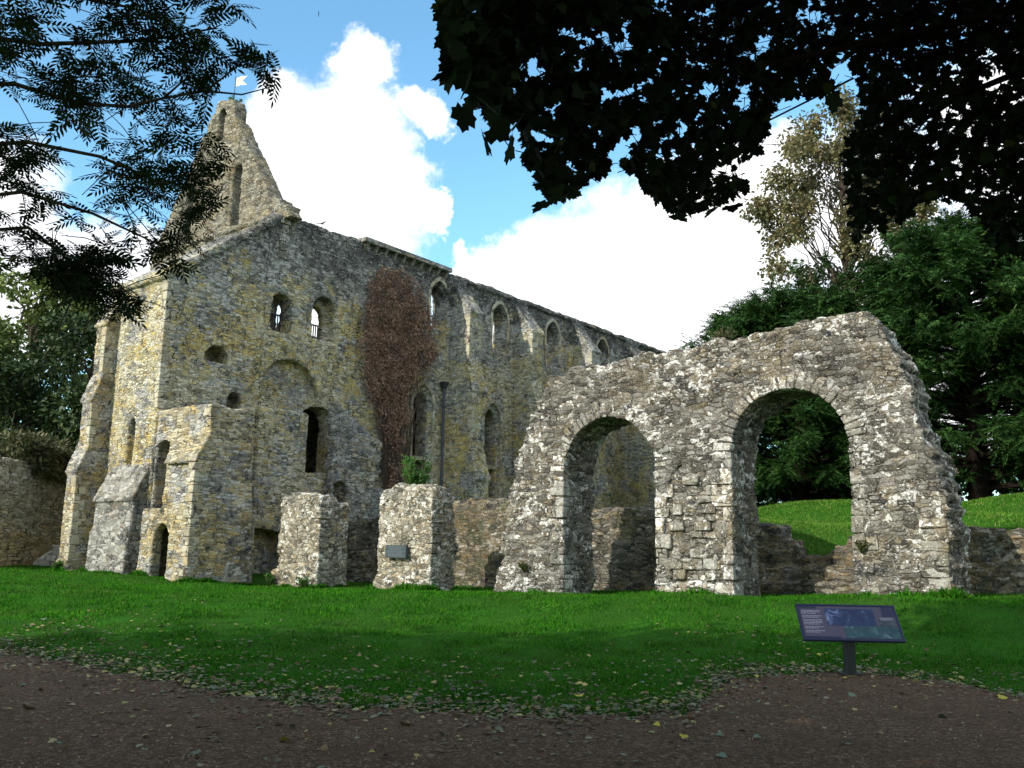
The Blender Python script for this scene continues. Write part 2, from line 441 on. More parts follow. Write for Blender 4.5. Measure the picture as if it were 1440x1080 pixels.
def ground(X, Y):
    X = np.asarray(X, float); Y = np.asarray(Y, float); sh = X.shape
    x, y = X.ravel(), Y.ravel(); out = np.zeros(len(x))
    for s in range(0, len(x), 200000):
        d2 = (x[s:s+200000, None]-_CT[None, :, 0])**2+(y[s:s+200000, None]-_CT[None, :, 1])**2
        w = 1/(d2+.6)**1.9
        out[s:s+200000] = (w*_CT[None, :, 2]).sum(1)/w.sum(1)
    # the bank is held back by the north wall: a sharp step along it
    u, v = CS*x-SN*y, SN*x+CS*y
    low = np.interp(u, [-34, -29, -20, -10, -5, 4], [.3, .15, .25, .5, .7, .9])
    k = np.clip((27.7-v)/.35, 0, 1)*np.clip((v-21)/1.5, 0, 1)*np.clip((u+34.5)/1, 0, 1)*np.clip((5-u)/2.5, 0, 1)
    out = out*(1-k)+low*k
    k2 = np.clip((v-27.5)/.3, 0, 1)*np.clip((33-v)/4, 0, 1)*np.clip((u+34)/1, 0, 1)*np.clip((5-u)/2.5, 0, 1)
    hi = np.interp(u, [-31, -23.7, -17, -12.3, -11, -10.35, -9.5, -8.7, -7.6, 5], [2.4, 3.0, 2.95, 2.5, 2.1, 1.6, 1.6, 2.0, 2.3, 2.3])+np.clip(v-27.9, 0, 5)*.12
    out = out*(1-k2)+hi*k2
    flat = np.clip((np.hypot(x*.45, y)-14.3)/4.2, 0, 1); flat = flat*flat*(3-2*flat)
    return (out*flat).reshape(sh)
def gz(x, y): return float(ground(np.array([x]), np.array([y]))[0])

def grass_mat(name):
    g = G(name); co = g.n('ShaderNodeTexCoord').outputs['Object']
    a = g.noise(co, 30, 6, .7).outputs[0]; b = g.noise(co, 1.1, 5, .6).outputs[0]; c2 = g.noise(co, .25, 3).outputs[0]
    c = g.ramp(a, [(.3, (.011, .04, .005)), (.5, (.028, .09, .009)), (.72, (.055, .14, .02))])
    c = g.mix(g.step(b, .45, .75), c, (.030, .13, .012)); c = g.mix(g.math('MULTIPLY', g.step(c2, .5, .7), .35), c, (.06, .14, .02))
    bs = g.bsdf(c, .95, .03)
    bp = g.n('ShaderNodeBump', Height=a, Strength=.8, Distance=.05); g.l(bp.outputs[0], bs.inputs['Normal'])
    return g.m
M_GRASS = grass_mat('lawn_grass')
def axis(lo, hi, fine_lo, fine_hi, st, grow=1.25):
    a = list(np.arange(fine_lo, fine_hi+1e-6, st)); s = st; x = a[-1]
    while x < hi: s *= grow; x += s; a.append(x)
    s = st; x = a[0]
    while x > lo: s *= grow; x -= s; a.insert(0, x)
    return np.array(a)
gx = axis(-1500, 1500, -30, 26, .3); gy = axis(-300, 2500, 4, 56, .3)
X, Y = np.meshgrid(gx, gy, indexing='ij')
P = np.stack([X, Y, ground(X, Y)], -1)
P[..., 2] += .02*vnoise(np.stack([X.ravel()/.9, Y.ravel()/.9, X.ravel()*0], -1)).reshape(X.shape)*np.clip(np.hypot(X, Y)-15.5, 0, 1)
tag(link('lawn', grid_mesh('lawn', P), M_GRASS), 'green lawn rising gently to the ruined walls', 'lawn', kind='structure')

# path: brown worn earth and gravel in front of the lawn
EDGE = np.array([(-40, 26), (-14, 18.6), (-10, 16.2), (-7.6, 14.14), (-6, 13.04), (-4.53, 11.77), (-3.31, 10.74), (-2.35, 10.1), (-1.55, 9.82), (-.81, 9.73), (-.08, 9.55), (.63, 9.54), (1.35, 9.65), (1.83, 9.87),
                 (2.2, 10.6), (2.68, 12.0), (3.27, 12.75), (3.64, 13.05), (4.45, 13.3), (5.1, 13.3), (5.52, 12.6), (5.88, 12.2), (5.95, 11.5), (6.2, 10.8), (7.5, 9.6), (10, 9.0), (16, 8.6), (40, 8)])
EDGE_N = lambda x: .10*np.sin(x*9.1)+.08*np.sin(x*23.7+1)+.05*np.sin(x*51.3+2)
def edge_y(x): return np.interp(x, EDGE[:, 0], EDGE[:, 1])+EDGE_N(x)
def path_mat():
    g = G('path_earth'); co = g.n('ShaderNodeTexCoord').outputs['Object']
    a = g.noise(co, 22, 7, .72).outputs[0]; b = g.noise(co, 1.3, 5, .6).outputs[0]
    v = g.n('ShaderNodeTexVoronoi', Vector=co, Scale=55.0); cs = g.n('ShaderNodeSeparateColor', i0=v.outputs['Color']).outputs
    c = g.ramp(cs[0], [(0, (.075, .043, .024)), (.5, (.165, .10, .058)), (.85, (.25, .165, .10)), (1, (.38, .29, .20))])
    c = g.mix(g.step(a, .35, .7), tuple((.063, .037, .021)), c)
    c = g.mix(g.math('MULTIPLY', g.step(b, .45, .7), .55), c, (.078, .048, .027))
    bs = g.bsdf(c, .95, .1)
    h = g.math('ADD', g.math('MULTIPLY', v.outputs['Distance'], -.8), a)
    bp = g.n('ShaderNodeBump', Height=h, Strength=.9, Distance=.02); g.l(bp.outputs[0], bs.inputs['Normal'])
    return g.m
px = np.concatenate([np.arange(-40, -9, .4), np.arange(-9, 9, .06), np.arange(9, 40, .4)])
pt = np.linspace(0, 1, 90)
ye = edge_y(px)
PY = -12+(ye[:, None]+12)*(pt[None, :]**.8)
PX = px[:, None].repeat(len(pt), 1)
PZ = ground(PX, PY)+.018+.012*vnoise(np.stack([PX.ravel()/.35, PY.ravel()/.35, PX.ravel()*0], -1)).reshape(PX.shape)
PZ[:, -1] -= .03
tag(link('path', grid_mesh('path', np.stack([PX, PY, PZ], -1)[:, :, :]), path_mat()), 'brown earth path edged with fallen leaves', 'path', kind='structure')

# ------------------------------------------------------------------ the abbey
S_END = stone('stone_end', size=(.38, .115), pal=((.15, .125, .08), (.27, .23, .14), (.38, .33, .21), (.50, .44, .32)), ochre=(.42, .29, .09), ochre_amt=.6, lich_amt=.4, dark_amt=.6, amp=.028, speck=.5, stain=.8)
S_SIDE = stone('stone_side', size=(.28, .10), pal=((.19, .165, .10), (.36, .32, .20), (.48, .43, .29), (.62, .57, .44)), ochre=(.50, .36, .10), ochre_amt=.85, lich_amt=.5, mortar=(.20, .175, .12),
               lichen=(.66, .65, .60), dark_amt=.6, dark_z=(13.9, 16.6, .34), amp=.034, speck=.7, stain=.85)
S_GABLE = stone('stone_gable', size=(.32, .10), pal=((.08, .072, .05), (.16, .142, .095), (.23, .205, .145), (.31, .28, .215)), ochre_amt=.3, lich_amt=.4, dark_amt=.6, amp=.035, speck=.6, stain=.5, stain_col=((.04, .04, .038), (.12, .118, .105), (.22, .22, .20)))
S_GREY = stone('stone_grey', size=(.32, .14), pal=((.10, .10, .095), (.21, .205, .18), (.33, .315, .27), (.46, .44, .38)), ochre_amt=.45, lich_amt=.5, dark_amt=.6, amp=.04, speck=.65, stain=.8)
S_ARCH = stone('stone_arch', size=(.28, .115), pal=((.055, .05, .042), (.108, .098, .08), (.165, .152, .128), (.25, .235, .205)), ochre=(.25, .185, .085), ochre_amt=.35, lichen=(.72, .71, .67), lich_amt=.85,
               dark_amt=.6, amp=.045, lich_s=5.2, speck=.55, stain=.4, stain_col=((.035, .033, .031), (.10, .097, .092), (.21, .205, .195)))
S_PIER = stone('stone_pier', size=(.27, .135), pal=((.11, .098, .075), (.20, .178, .13), (.29, .265, .2), (.40, .37, .3)), ochre_amt=.4, lichen=(.78, .77, .72), lich_amt=.75, dark_amt=.55, amp=.04, speck=.6, stain=.3)
S_LOW = stone('stone_low', size=(.34, .12), pal=((.036, .032, .026), (.064, .058, .046), (.105, .094, .072), (.17, .152, .12)), ochre_amt=.25, lich_amt=.3, dark_amt=.6, moss=.45, amp=.05, speck=.3)
S_DRESS = stone('stone_dressed', size=(.7, .42), pal=((.26, .23, .16), (.36, .33, .24), (.44, .41, .31), (.52, .49, .39)), ochre_amt=.4, lich_amt=.3, dark_amt=.3, amp=.012, speck=.25)
S_VOUS = stone('stone_voussoir', size=(.5, .5), pal=((.10, .092, .072), (.17, .157, .125), (.25, .235, .195), (.34, .325, .285)), ochre_amt=.3, lichen=(.80, .79, .75), lich_amt=.8, dark_amt=.6, amp=.035, speck=.7, stain=.4)
S_CLASP = stone('stone_clasp', size=(.42, .17), pal=((.10, .098, .09), (.19, .185, .165), (.27, .262, .235), (.35, .34, .31)), ochre_amt=.2, lich_amt=.35, dark_amt=.5, amp=.025, speck=.4, stain=.3)
S_PALE = stone('stone_pale', size=(.5, .3), pal=((.40, .38, .32), (.52, .50, .43), (.60, .58, .51), (.68, .66, .60)), ochre_amt=.15, lich_amt=.3, dark_amt=.2, amp=.012, speck=.2)
M_IRON = plain('iron_dark', (.03, .032, .036), .55, .4)
M_BARK = plain('bark', (.075, .06, .045), .95, .1, .5, 14, bump=.8)

OX, OV = -33.3, 24.63
AB0 = W(-34, 24); ABZ = 0.0
abbey = empty('ruined_abbey', (*AB0, ABZ), -TH, 'huge roofless stone abbey range with tall pointed gable end and long buttressed side wall', 'ruin')
AO = (-34, 24, ABZ)
def ab(name, sol, mat): return link(name, sol.mesh(name, AO), mat, abbey)
def abm(name, bm, mat, smooth=False, parent=None):
    bmesh.ops.translate(bm, verts=bm.verts, vec=(-AO[0], -AO[1], -AO[2])); return link(name, bm_mesh(name, bm, smooth), mat, parent or abbey)

# end block (southern end with its raking lean-to top)
s = Solid((-38.2, 18.9, -.3), (-33.0, 24.1, 17), .085)
s.pu([(19.22, -.3), (24.0, -.3), (24.0, 16.25), (19.22, 12.62)], -37.7, -33.3)
s.pu([(19.02, 12.3), (19.22, 12.3), (24.0, 15.93), (24.0, 16.33), (19.02, 12.62)], -33.45, -33.18)           # raking coping
s.box((-37.7, 19.0, 12.3), (-33.2, 19.4, 12.62))
s.pv(arch(-35.36, -34.84, 4.75, 6.35, .5), 19.0, 19.55, True)
s.pv(arch(-35.22, -34.98, 5.0, 6.2, .5), 19.0, 20.2, True)
s.pu(arch(21.25, 22.35, 9.25, 9.45), -34.3, -33, True)                                                           # ragged hollow
s.pu(arch(22.42, 23.14, 7.35, 7.75), -34.2, -33, True)
s.pu([(19.9, 10.9), (21.2, 10.5), (21.3, 9.0), (20.9, 8.2), (19.6, 8.3)], -33.38, -33, True)
s.rough(.035, .6, .02)
ab('end_block', s, S_SIDE)
# side wall of the range
s = Solid((-35.0, 23.8, -.3), (-32.6, 66.2, 17.4), .085)
top = [(24.0, 16.25), (24.63, 16.75), (25.6, 16.78), (29.5, 16.8)]
s.pu([(24.0, -.3)]+[(66, -.3), (66, 16.85)]+jag([(66, 16.85), (36, 16.9), (29.5, 16.85), (25.2, 16.75), (24.63, 16.7), (24.0, 16.25)], .5, .05, .03, 3), -34.35, -33.3)
s.pu([(24.0, 15.93), (24.63, 16.4), (24.63, 16.9), (24.0, 16.33)], -33.45, -33.18)
s.box((-34.35, 36.4, 16.55), (-33.15, 66, 16.8))
s.box((-33.4, 23.95, -.3), (-33.08, 26.68, 7.55)); s.pu([(23.95, 7.5), (26.68, 7.5), (26.68, 7.66), (23.95, 7.66)], -33.4, -33.1)
for a, b in ((36.1, 37.2), (41.75, 42.85), (48.1, 49.2), (55, 56.1)):      # pilaster strips behind the buttresses
    s.box((-33.4, a-.25, -.3), (-33.12, b+.25, 16.6))
s.pu(arch(24.40, 25.52, 11.2, 12.45), -34.6, -33, True)
s.pu(arch(26.72, 28.08, 11.3, 12.75), -33.85, -33, True); s.pu(arch(26.80, 27.78, 11.3, 12.55), -34.8, -33, True)
s.pu(arch(24.05, 27.3, 7.68, 8.42, n=20), -33.72, -33.25, True)
s.pu(arch(26.72, 28.2, 5.0, 7.35), -35, -32.9, True)
s.pu([(24.1, -.3), (25.5, -.3), (25.5, 2.25), (24.1, 2.35)], -34.0, -32.9, True)
for cv, z0, zs, in ((35.32, 13.55, 15.25), (40.6, 13.3, 15.15), (45.95, 13.3, 15.2), (51.8, 13.4, 15.2), (58, 13.4, 15.2)):
    s.pu(arch(cv-.68, cv+.68, z0-.12, zs, .35), -33.42, -33, True)
    s.pu(arch(cv-.54, cv+.54, z0, zs, .35), -35, -33, True)
for cv, z0, zs in ((34.32, 4.0, 9.2), (40.1, 4.2, 9.0), (45.6, 4.2, 9.0), (51.4, 4.2, 9.0)):
    s.pu(arch(cv-.72, cv+.72, z0-.1, zs, .45), -33.45, -33, True)
    s.pu(arch(cv-.5, cv+.5, z0, zs-.05, .45), -35, -33, True)
s.rough(.05, .8, .025, .17, top=(16.3, 17.0, .07))
ab('side_wall', s, S_SIDE)
# broken stub of a vanished range
s = Solid((-33.4, 27.5, -.3), (-32.3, 31.6, 8.8), .075)
s.pu([(27.9, -.3), (31.05, -.3), (31.1, 3.4)]+jag([(31.15, 3.4), (31.0, 6.5), (30.7, 6.95), (29.3, 7.6), (28.5, 8.1), (28.0, 8.5), (27.85, 8.0)], .22, .06, .08, 9), -33.25, -32.75)
s.pu(arch(28.05, 28.95, 3.0, 4.2), -33.15, -32, True)
s.rough(.06, .4, .05, .16)
ab('broken_wall_stub', s, S_GREY)
# gable
s = Solid((-45.2, 24.4, 0), (-32.0, 26.2, 25), .085)
L = [(-44.6, .2), (-44.6, 16.75)]+jag([(-44.6, 16.75), (-39.9, 23.2), (-39.5, 24.25)], .32, .05, .06, 4)
R_ = jag([(-39.5, 24.25), (-38.0, 24.0), (-37.8, 22.9), (-36.75, 21.3), (-35.8, 19.9), (-34.95, 18.6), (-34.4, 17.9), (-33.9, 17.6), (-33.0, 16.9), (-32.7, 16.55)], .3, .06, .05, 5)
s.pv(L+R_[1:]+[(-34.25, 16.5), (-34.25, .2)], 24.63, 25.4)
s.pv(jag([(-44.4, 16.75), (-39.7, 23.6)], .5, .03, .03, 6)+[(-39.3, 23.5), (-43.9, 16.75)], 24.55, 25.0)
s.pv([(-37.7, 22.9), (-34.3, 17.85), (-34.75, 17.7), (-38.0, 22.5)], 24.55, 25.45)
s.pv(arch(-39.22, -38.68, 21.95, 23.35, .6), 24, 26.5, True)
for c in (-37.38, -41.5):
    s.pv(arch(c-.55, c+.55, 16.95, 19.85, .5), 24.3, 24.75, True); s.pv(arch(c-.38, c+.38, 17.1, 19.8, .5), 24, 26.5, True)
s.box((-44.5, 24.5, 16.7), (-34.0, 24.75, 16.9))
s.rough(.04, .5, .025, .16)
ab('gable_wall', s, S_GABLE)
# far (west) wall and the upper floor inside
s = Solid((-45.0, 25.9, 0), (-43.4, 66, 15), .16)
s.pu([(26, 0), (66, 0), (66, 14.4)]+jag([(66, 14.4), (26, 14.6)], .9, .15, .1, 8), -44.6, -43.6)
s.rough(.06, .8, .03)
ab('far_wall', s, S_SIDE)
bm = bmesh.new(); box(bm, (-43.7, 25.6, 10.2), (-34.2, 66, 10.6)); abm('upper_floor', bm, S_LOW)
bm = bmesh.new(); box(bm, (-44, 66.0, -.3), (-33.4, 67, 13)); abm('end_wall', bm, S_SIDE)

# corner tower with its arched passages
s = Solid((-34, 17.9, -.3), (-29, 22.2, 7.3), .065)
s.pu([(19.22, -.3), (21.6, -.3), (21.3, 3.7), (21.07, 6.85), (20.2, 6.75), (19.22, 6.85)], -33.2, -29.53)
s.pu([(18.72, -.3), (19.6, -.3), (19.6, 5.9), (19.25, 5.85), (18.98, 5.3), (18.78, 4.72), (18.86, 4.70), (18.8, 3)], -32.95, -29.53)
s.pu([(18.66, 4.62), (18.76, 4.56), (19.3, 5.7), (19.3, 5.95)], -31.55, -29.47)
s.pv(arch(-33.05, -31.66, 3.0, 4.9), 18.2, 20.9, True)
s.pv([(-33.1, 2.95), (-31.7, 2.95), (-31.75, 4.6), (-33.05, 4.6)], 18.2, 19.3, True)
s.pv(arch(-32.02, -30.98, -.2, 1.85), 18.2, 21.2, True)
s.box((-33.05, 19.2, -.2), (-30.3, 21.25, 2.7), True)  # added chamber, hollowed out so the doorway looks darker
s.box((-33.05, 19.75, 3.15), (-30.3, 21.0, 6.0), True)  # added hollow behind the upper passage to deepen its darkness
s.rough(.014, .5, .016, .13)
ab('corner_tower', s, S_END)
# clasping buttress beside it
s = Solid((-37.2, 17.9, -.3), (-33, 19.5, 6), .065)
s.pu([(18.5, -.3), (19.3, -.3), (19.3, 4.7), (18.66, 3.35), (18.62, 2.3), (18.5, 2.0)], -36.35, -33.45)
s.pu([(18.52, 3.28), (18.66, 3.2), (19.28, 4.6), (19.26, 4.86)], -36.4, -33.4)
s.box((-34.3, 18.38, -.3), (-33.3, 18.7, .95))
s.rough(.014, .5, .016, .13)
ab('buttress', s, S_CLASP)
# tall stepped buttress on the far corner
s = Solid((-38.3, 17.7, -.3), (-36.5, 19.5, 12.3), .065)
s.pu([(17.95, -.3), (19.3, -.3), (19.3, 11.85), (19.16, 11.7), (18.68, 10.85), (18.68, 8.55), (18.40, 7.55), (18.40, 5.6), (18.05, 4.5), (18.05, 1.0), (17.95, .9)], -37.75, -36.9)
for a, b, c, d in ((17.95, 4.42, 18.42, 5.75), (18.3, 7.45, 18.7, 8.65), (18.56, 10.75, 19.2, 11.95)):
    s.pu([(a, b), (a+.1, b-.1), (c+.1, d-.12), (c, d)], -37.82, -36.84)
s.rough(.014, .5, .016, .13)
ab('buttress', s, S_END)
# buttresses of the side wall
for a, b in ((36.1, 37.2), (41.75, 42.85), (48.1, 49.2), (55, 56.1)):
    s = Solid((-33.5, a-.1, -.3), (-30.6, b+.1, 17), .075)
    s.pu([(a, -.3), (b, -.3), (b, 6.6), (a, 6.6)], -33.2, -31.35)
    s.pv([(-33.2, -.3), (-31.0, -.3), (-31.0, 5.35), (-31.35, 6.55), (-31.35, 10.1), (-31.72, 11.3), (-31.72, 14.5), (-33.2, 16.3)], a, b)
    for q in ([(-30.92, 5.25), (-31.0, 5.12), (-31.42, 6.5), (-31.36, 6.72)], [(-31.26, 10.0), (-31.36, 9.86), (-31.8, 11.3), (-31.72, 11.45)], [(-31.6, 14.42), (-31.72, 14.28), (-33.2, 16.15), (-33.2, 16.45)]):
        s.pv(q, a-.06, b+.06)
    s.rough(.025, .6, .022, .15)
    ab('buttress', s, S_SIDE)
# hood rings of the windows
def ring(cv, z0, zs, w, pt, wd, n=10, name='window_surround'):
    a = arch(cv-w, cv+w, z0, zs, pt, n)[1:]; b = arch(cv-w-wd, cv+w+wd, z0, zs, pt, n)[1:]
    bm = bmesh.new(); u0, u1 = -33.6, -33.24
    a = a+[(cv-w, z0)]; b = b+[(cv-w-wd, z0)]
    k = min(len(a), len(b))
    for i in range(k-1):
        (v0, y0), (v1, y1), (v2, y2), (v3, y3) = a[i], a[i+1], b[i+1], b[i]
        hexa(bm, [(u1, v0, y0), (u1, v1, y1), (u1, v2, y2), (u1, v3, y3), (u0, v0, y0), (u0, v1, y1), (u0, v2, y2), (u0, v3, y3)], .012)
    return abm(name, bm, S_DRESS)
for cv, z0, zs in ((35.32, 13.55, 15.25), (40.6, 13.3, 15.15), (45.95, 13.3, 15.2), (51.8, 13.4, 15.2)): ring(cv, z0, zs, .70, .35, .17)
for cv, z0, zs in ((34.32, 4.0, 9.2), (40.1, 4.2, 9.0), (45.6, 4.2, 9.0)): ring(cv, z0, zs, .74, .45, .16)
for cv in (34.32, 40.1, 45.6):                      # stone transoms left in the tall lights
    bm = bmesh.new(); box(bm, (-33.95, cv-.56, 6.2), (-33.45, cv+.56, 6.42), .01, .02); abm('transom', bm, S_DRESS)
# corbel table
bm = bmesh.new(); box(bm, (-33.9, 29.45, 16.78), (-32.95, 35.95, 17.02), .01, .02); abm('cornice_slab', bm, S_GREY)
cb = None
for i in range(10):
    v = 29.75+i*.66
    if cb is None:
        bm = bmesh.new()
        hexa(bm, [(-33.35, v-.13, 16.3), (-33.35, v+.13, 16.3), (-33.02, v+.12, 16.78), (-33.02, v-.12, 16.78), (-33.5, v-.13, 16.3), (-33.5, v+.13, 16.3), (-33.5, v+.12, 16.78), (-33.5, v-.12, 16.78)], .02)
        cb = abm('corbel', bm, S_GREY); v_0 = v
    else:
        c = cb.copy(); COL.objects.link(c); c.parent = abbey; c.location = (0, v-v_0, 0)
# iron railings standing in the two round headed windows
for a, b, u in ((24.45, 25.45, -34.1), (26.85, 27.75, -34.2)):
    bm = bmesh.new()
    for k in range(8):
        v = a+(b-a)*k/7; box(bm, (u-.02, v-.02, 11.2), (u+.02, v+.02, 12.15))
    box(bm, (u-.03, a-.05, 12.15), (u+.03, b+.05, 12.22)); box(bm, (u-.03, a-.05, 11.3), (u+.03, b+.05, 11.36))
    abm('railing', bm, M_IRON)
# rain pipe
t = Tubes(8); t.add([(-33.1, 35.72, 10.3), (-33.1, 35.72, 4), (-33.1, 35.72, 2.6)], .075)
for z in (9.2, 7.2, 5.2): t.add([(-33.1, 35.72, z-.05), (-33.1, 35.72, z+.05)], .1)
me = t.mesh('drain_pipe'); me.transform(Matrix.Translation((-AO[0], -AO[1], -AO[2]))); dp = link('drain_pipe', me, plain('lead_pipe', (.055, .06, .07), .6, .3), abbey)
bm = bmesh.new(); hexa(bm, [(-33.28, 35.5, 10.55), (-33.28, 35.94, 10.55), (-32.92, 35.94, 10.55), (-32.92, 35.5, 10.55), (-33.2, 35.62, 10.2), (-33.2, 35.82, 10.2), (-33.0, 35.82, 10.2), (-33.0, 35.62, 10.2)], .01)
abm('hopper', bm, M_IRON, parent=dp)
def quoins(u, v, z0, z1, su, sv, seed, h0=.26, h1=.4, slope=0.0):      # dressed corner stones, long and short by turns
    rr = random.Random(seed); bm = bmesh.new(); z = z0; k = 0
    while z < z1-.1:
        h = min(rr.uniform(h0, h1), z1-z); a, b = (.46, .26) if k % 2 else (.26, .46); k += 1
        a *= rr.uniform(.8, 1.15); b *= rr.uniform(.8, 1.15); e = .018+rr.uniform(-.008, .008); vv = v+slope*(z-z0)
        lo = (min(u+su*e, u-su*a), min(vv+sv*e, vv-sv*b), z+.008); hi = (max(u+su*e, u-su*a), max(vv+sv*e, vv-sv*b), z+h-.008)
        box(bm, lo, hi, .008, .018); z += h
    return abm('quoin', bm, S_DRESS)
quoins(-33.3, 19.22, 6.95, 12.3, 1, -1, 201); quoins(-29.53, 19.22, 5.95, 6.8, 1, -1, 202); quoins(-29.53, 18.72, .2, 4.6, 1, -1, 203)
quoins(-36.9, 18.05, .9, 4.3, 1, -1, 204); quoins(-36.9, 18.4, 5.7, 7.35, 1, -1, 205); quoins(-36.9, 18.68, 8.7, 10.7, 1, -1, 206)
for i, a in enumerate((36.1, 41.75, 48.1)): quoins(-31.35, a, 6.8, 9.9, 1, -1, 210+i); quoins(-31.72, a, 11.5, 14.3, 1, -1, 220+i)
# label for the quoin at the head of the wall
bm = bmesh.new()
for k in range(5):
    z = 14.6+k*.42; box(bm, (-33.6, 24.58 if k % 2 else 24.5, z), (-33.22, 24.95 if k % 2 else 25.05, z+.39), .012, .02)
abm('quoin', bm, S_VOUS)
# pennant on the gable
FL = W(-38.85, 25.2)
fl = empty('flag', (*FL, 24.0), -TH, 'small pale swallow-tailed flag flying above the gable top', 'flag')
t = Tubes(6); t.add([(0, 0, 0), (0, 0, 1.75)], .02); link('flagpole', t.mesh('flagpole'), M_IRON, fl)
n = 13; fx = np.linspace(0, 1.0, n)
bmf = bmesh.new(); rows = []
for j in range(5):
    r = []
    for i in range(n):
        w = j/4; x = fx[i]*(1.0 if j in (0, 4) else (.86 if j in (1, 3) else .72))
        r.append(bmf.verts.new((.03+x*.95, .07*math.sin(x*7)+.02, 1.15+w*.5-.12*x+(.06*math.sin(x*6)))))
    rows.append(r)
for j in range(4):
    for i in range(n-1): bmf.faces.new((rows[j][i], rows[j][i+1], rows[j+1][i+1], rows[j+1][i]))
bmesh.ops.solidify(bmf, geom=bmf.faces[:], thickness=.006)
link('banner', bm_mesh('banner', bmf, True), plain('flag_cloth', (.82, .78, .66), .8, .1, .08), fl)

# ------------------------------------------------------------------ the arched wall and the lower ruins
A0 = (-11.5, 22.8, .3)
aw = empty('arched_wall', (*W(A0[0], A0[1]), A0[2]), -TH, 'tall ragged rubble wall fragment pierced by two round arches', 'ruin')
s = Solid((-18.4, 21.7, -.3), (-4.4, 24.2, 7.9), .05)
left = jag([(-17.88, .3), (-17.86, 1.05), (-17.55, 3.4), (-17.25, 4.5), (-16.62, 5.7), (-16.33, 6.4), (-16.1, 6.84)], .2, .05, .09, 21)
topl = jag([(-16.1, 6.84), (-15.33, 6.98), (-13.82, 7.04), (-12.88, 7.12), (-11.53, 7.14), (-10.67, 7.26), (-9.46, 7.3), (-8.32, 7.42), (-6.98, 7.44), (-6.5, 7.22)], .4, .05, .06, 22)
right = jag([(-6.5, 7.22), (-6.17, 6.83), (-5.92, 6.28), (-5.72, 5.6), (-5.62, 4.9), (-5.28, 3.9), (-5.05, 2.6), (-5.07, .6)], .2, .05, .09, 23)
s.pv(left+topl[1:]+right[1:]+[(-5.07, -.3), (-17.88, -.3)], 22.0, 23.62)
s.box((-17.95, 21.92, -.3), (-15.5, 22.4, 1.05))
A1 = (-15.5, -12.43, 3.92); A2 = (-10.2, -7.16, 4.24)
for a0, a1, zs in (A1, A2): s.pv(arch(a0, a1, -.4, zs, n=28), 21.5, 24.4, True)
# core exposed where the facing has fallen between the arches
s.pv([(-12.0, .9), (-10.9, .9), (-10.75, 2.2), (-10.9, 3.6), (-11.5, 4.3), (-12.1, 3.4), (-12.2, 2.0)], 21.7, 22.075, True)
s.rough(.055, .55, .04, .13, top=(5.8, 7.2, .05))
link('masonry', s.mesh('masonry', A0), S_ARCH, aw)
def ringblocks(bm, a0, a1, zs, n, seed):
    rr = random.Random(seed); c = (a0+a1)/2; r = (a1-a0)/2
    e = 0
    ws = [rr.uniform(.7, 1.3) for _ in range(n)]; tot = sum(ws); t = 0
    for w in ws:
        t0 = math.pi*t/tot+.012; t += w; t1 = math.pi*t/tot-.012
        L = rr.uniform(.3, .52); f = 21.985+rr.uniform(-.035, .02); b = 22.36
        q = [(c+k*math.cos(a), zs+k*math.sin(a)) for a, k in ((t0, r-.01), (t1, r-.01), (t1, r+L), (t0, r+L))]
        hexa(bm, [(x-A0[0], f-A0[1], z-A0[2]) for x, z in q]+[(x-A0[0], b-A0[1], z-A0[2]) for x, z in q], .022)
def jamb(bm, u, side, z0, z1, seed):
    rr = random.Random(seed); z = z0; k = 0
    while z < z1-.15:
        h = rr.uniform(.24, .42); h = min(h, z1-z); w = (.52 if k % 2 else .3)*rr.uniform(.8, 1.15); k += 1
        lo, hi = (u-w, u+.012) if side < 0 else (u-.012, u+w)
        f = 21.98+rr.uniform(-.03, .02)
        box(bm, (lo-A0[0], f-A0[1], z+.012-A0[2]), (hi-A0[0], 22.55-A0[1]+rr.uniform(-.1, .25), z+h-.012-A0[2]), .012, .022); z += h
for (a0, a1, zs), sd in ((A1, 31), (A2, 41)):
    bm = bmesh.new(); ringblocks(bm, a0, a1, zs, 25, sd); link('arch_ring', bm_mesh('arch_ring', bm), S_VOUS, aw)
    for u, sd2 in ((a0, -1), (a1, 1)):
        bm = bmesh.new(); jamb(bm, u, sd2, .2, zs, sd+sd2); link('jamb_quoins', bm_mesh('jamb_quoins', bm), S_VOUS, aw)

bm = bmesh.new(); jamb(bm, -5.12, -1, .25, 2.5, 77); link('corner_quoins', bm_mesh('corner_quoins', bm), S_VOUS, aw)
bm = bmesh.new(); rr = random.Random(91); z = .35
while z < 3.6:                                  # squared facing stones surviving between the arches
    h = rr.uniform(.16, .3); u = -12.05+rr.uniform(0, .3)
    while u < -10.75:
        w = rr.uniform(.25, .6)
        if rr.random() < .55: box(bm, (u-A0[0], 21.975-A0[1]+rr.uniform(-.02, .025), z+.01-A0[2]), (u+w-.02-A0[0], 22.3-A0[1], z+h-.01-A0[2]), .014, .025)
        u += w
    z += h
link('facing_blocks', bm_mesh('facing_blocks', bm), S_VOUS, aw)

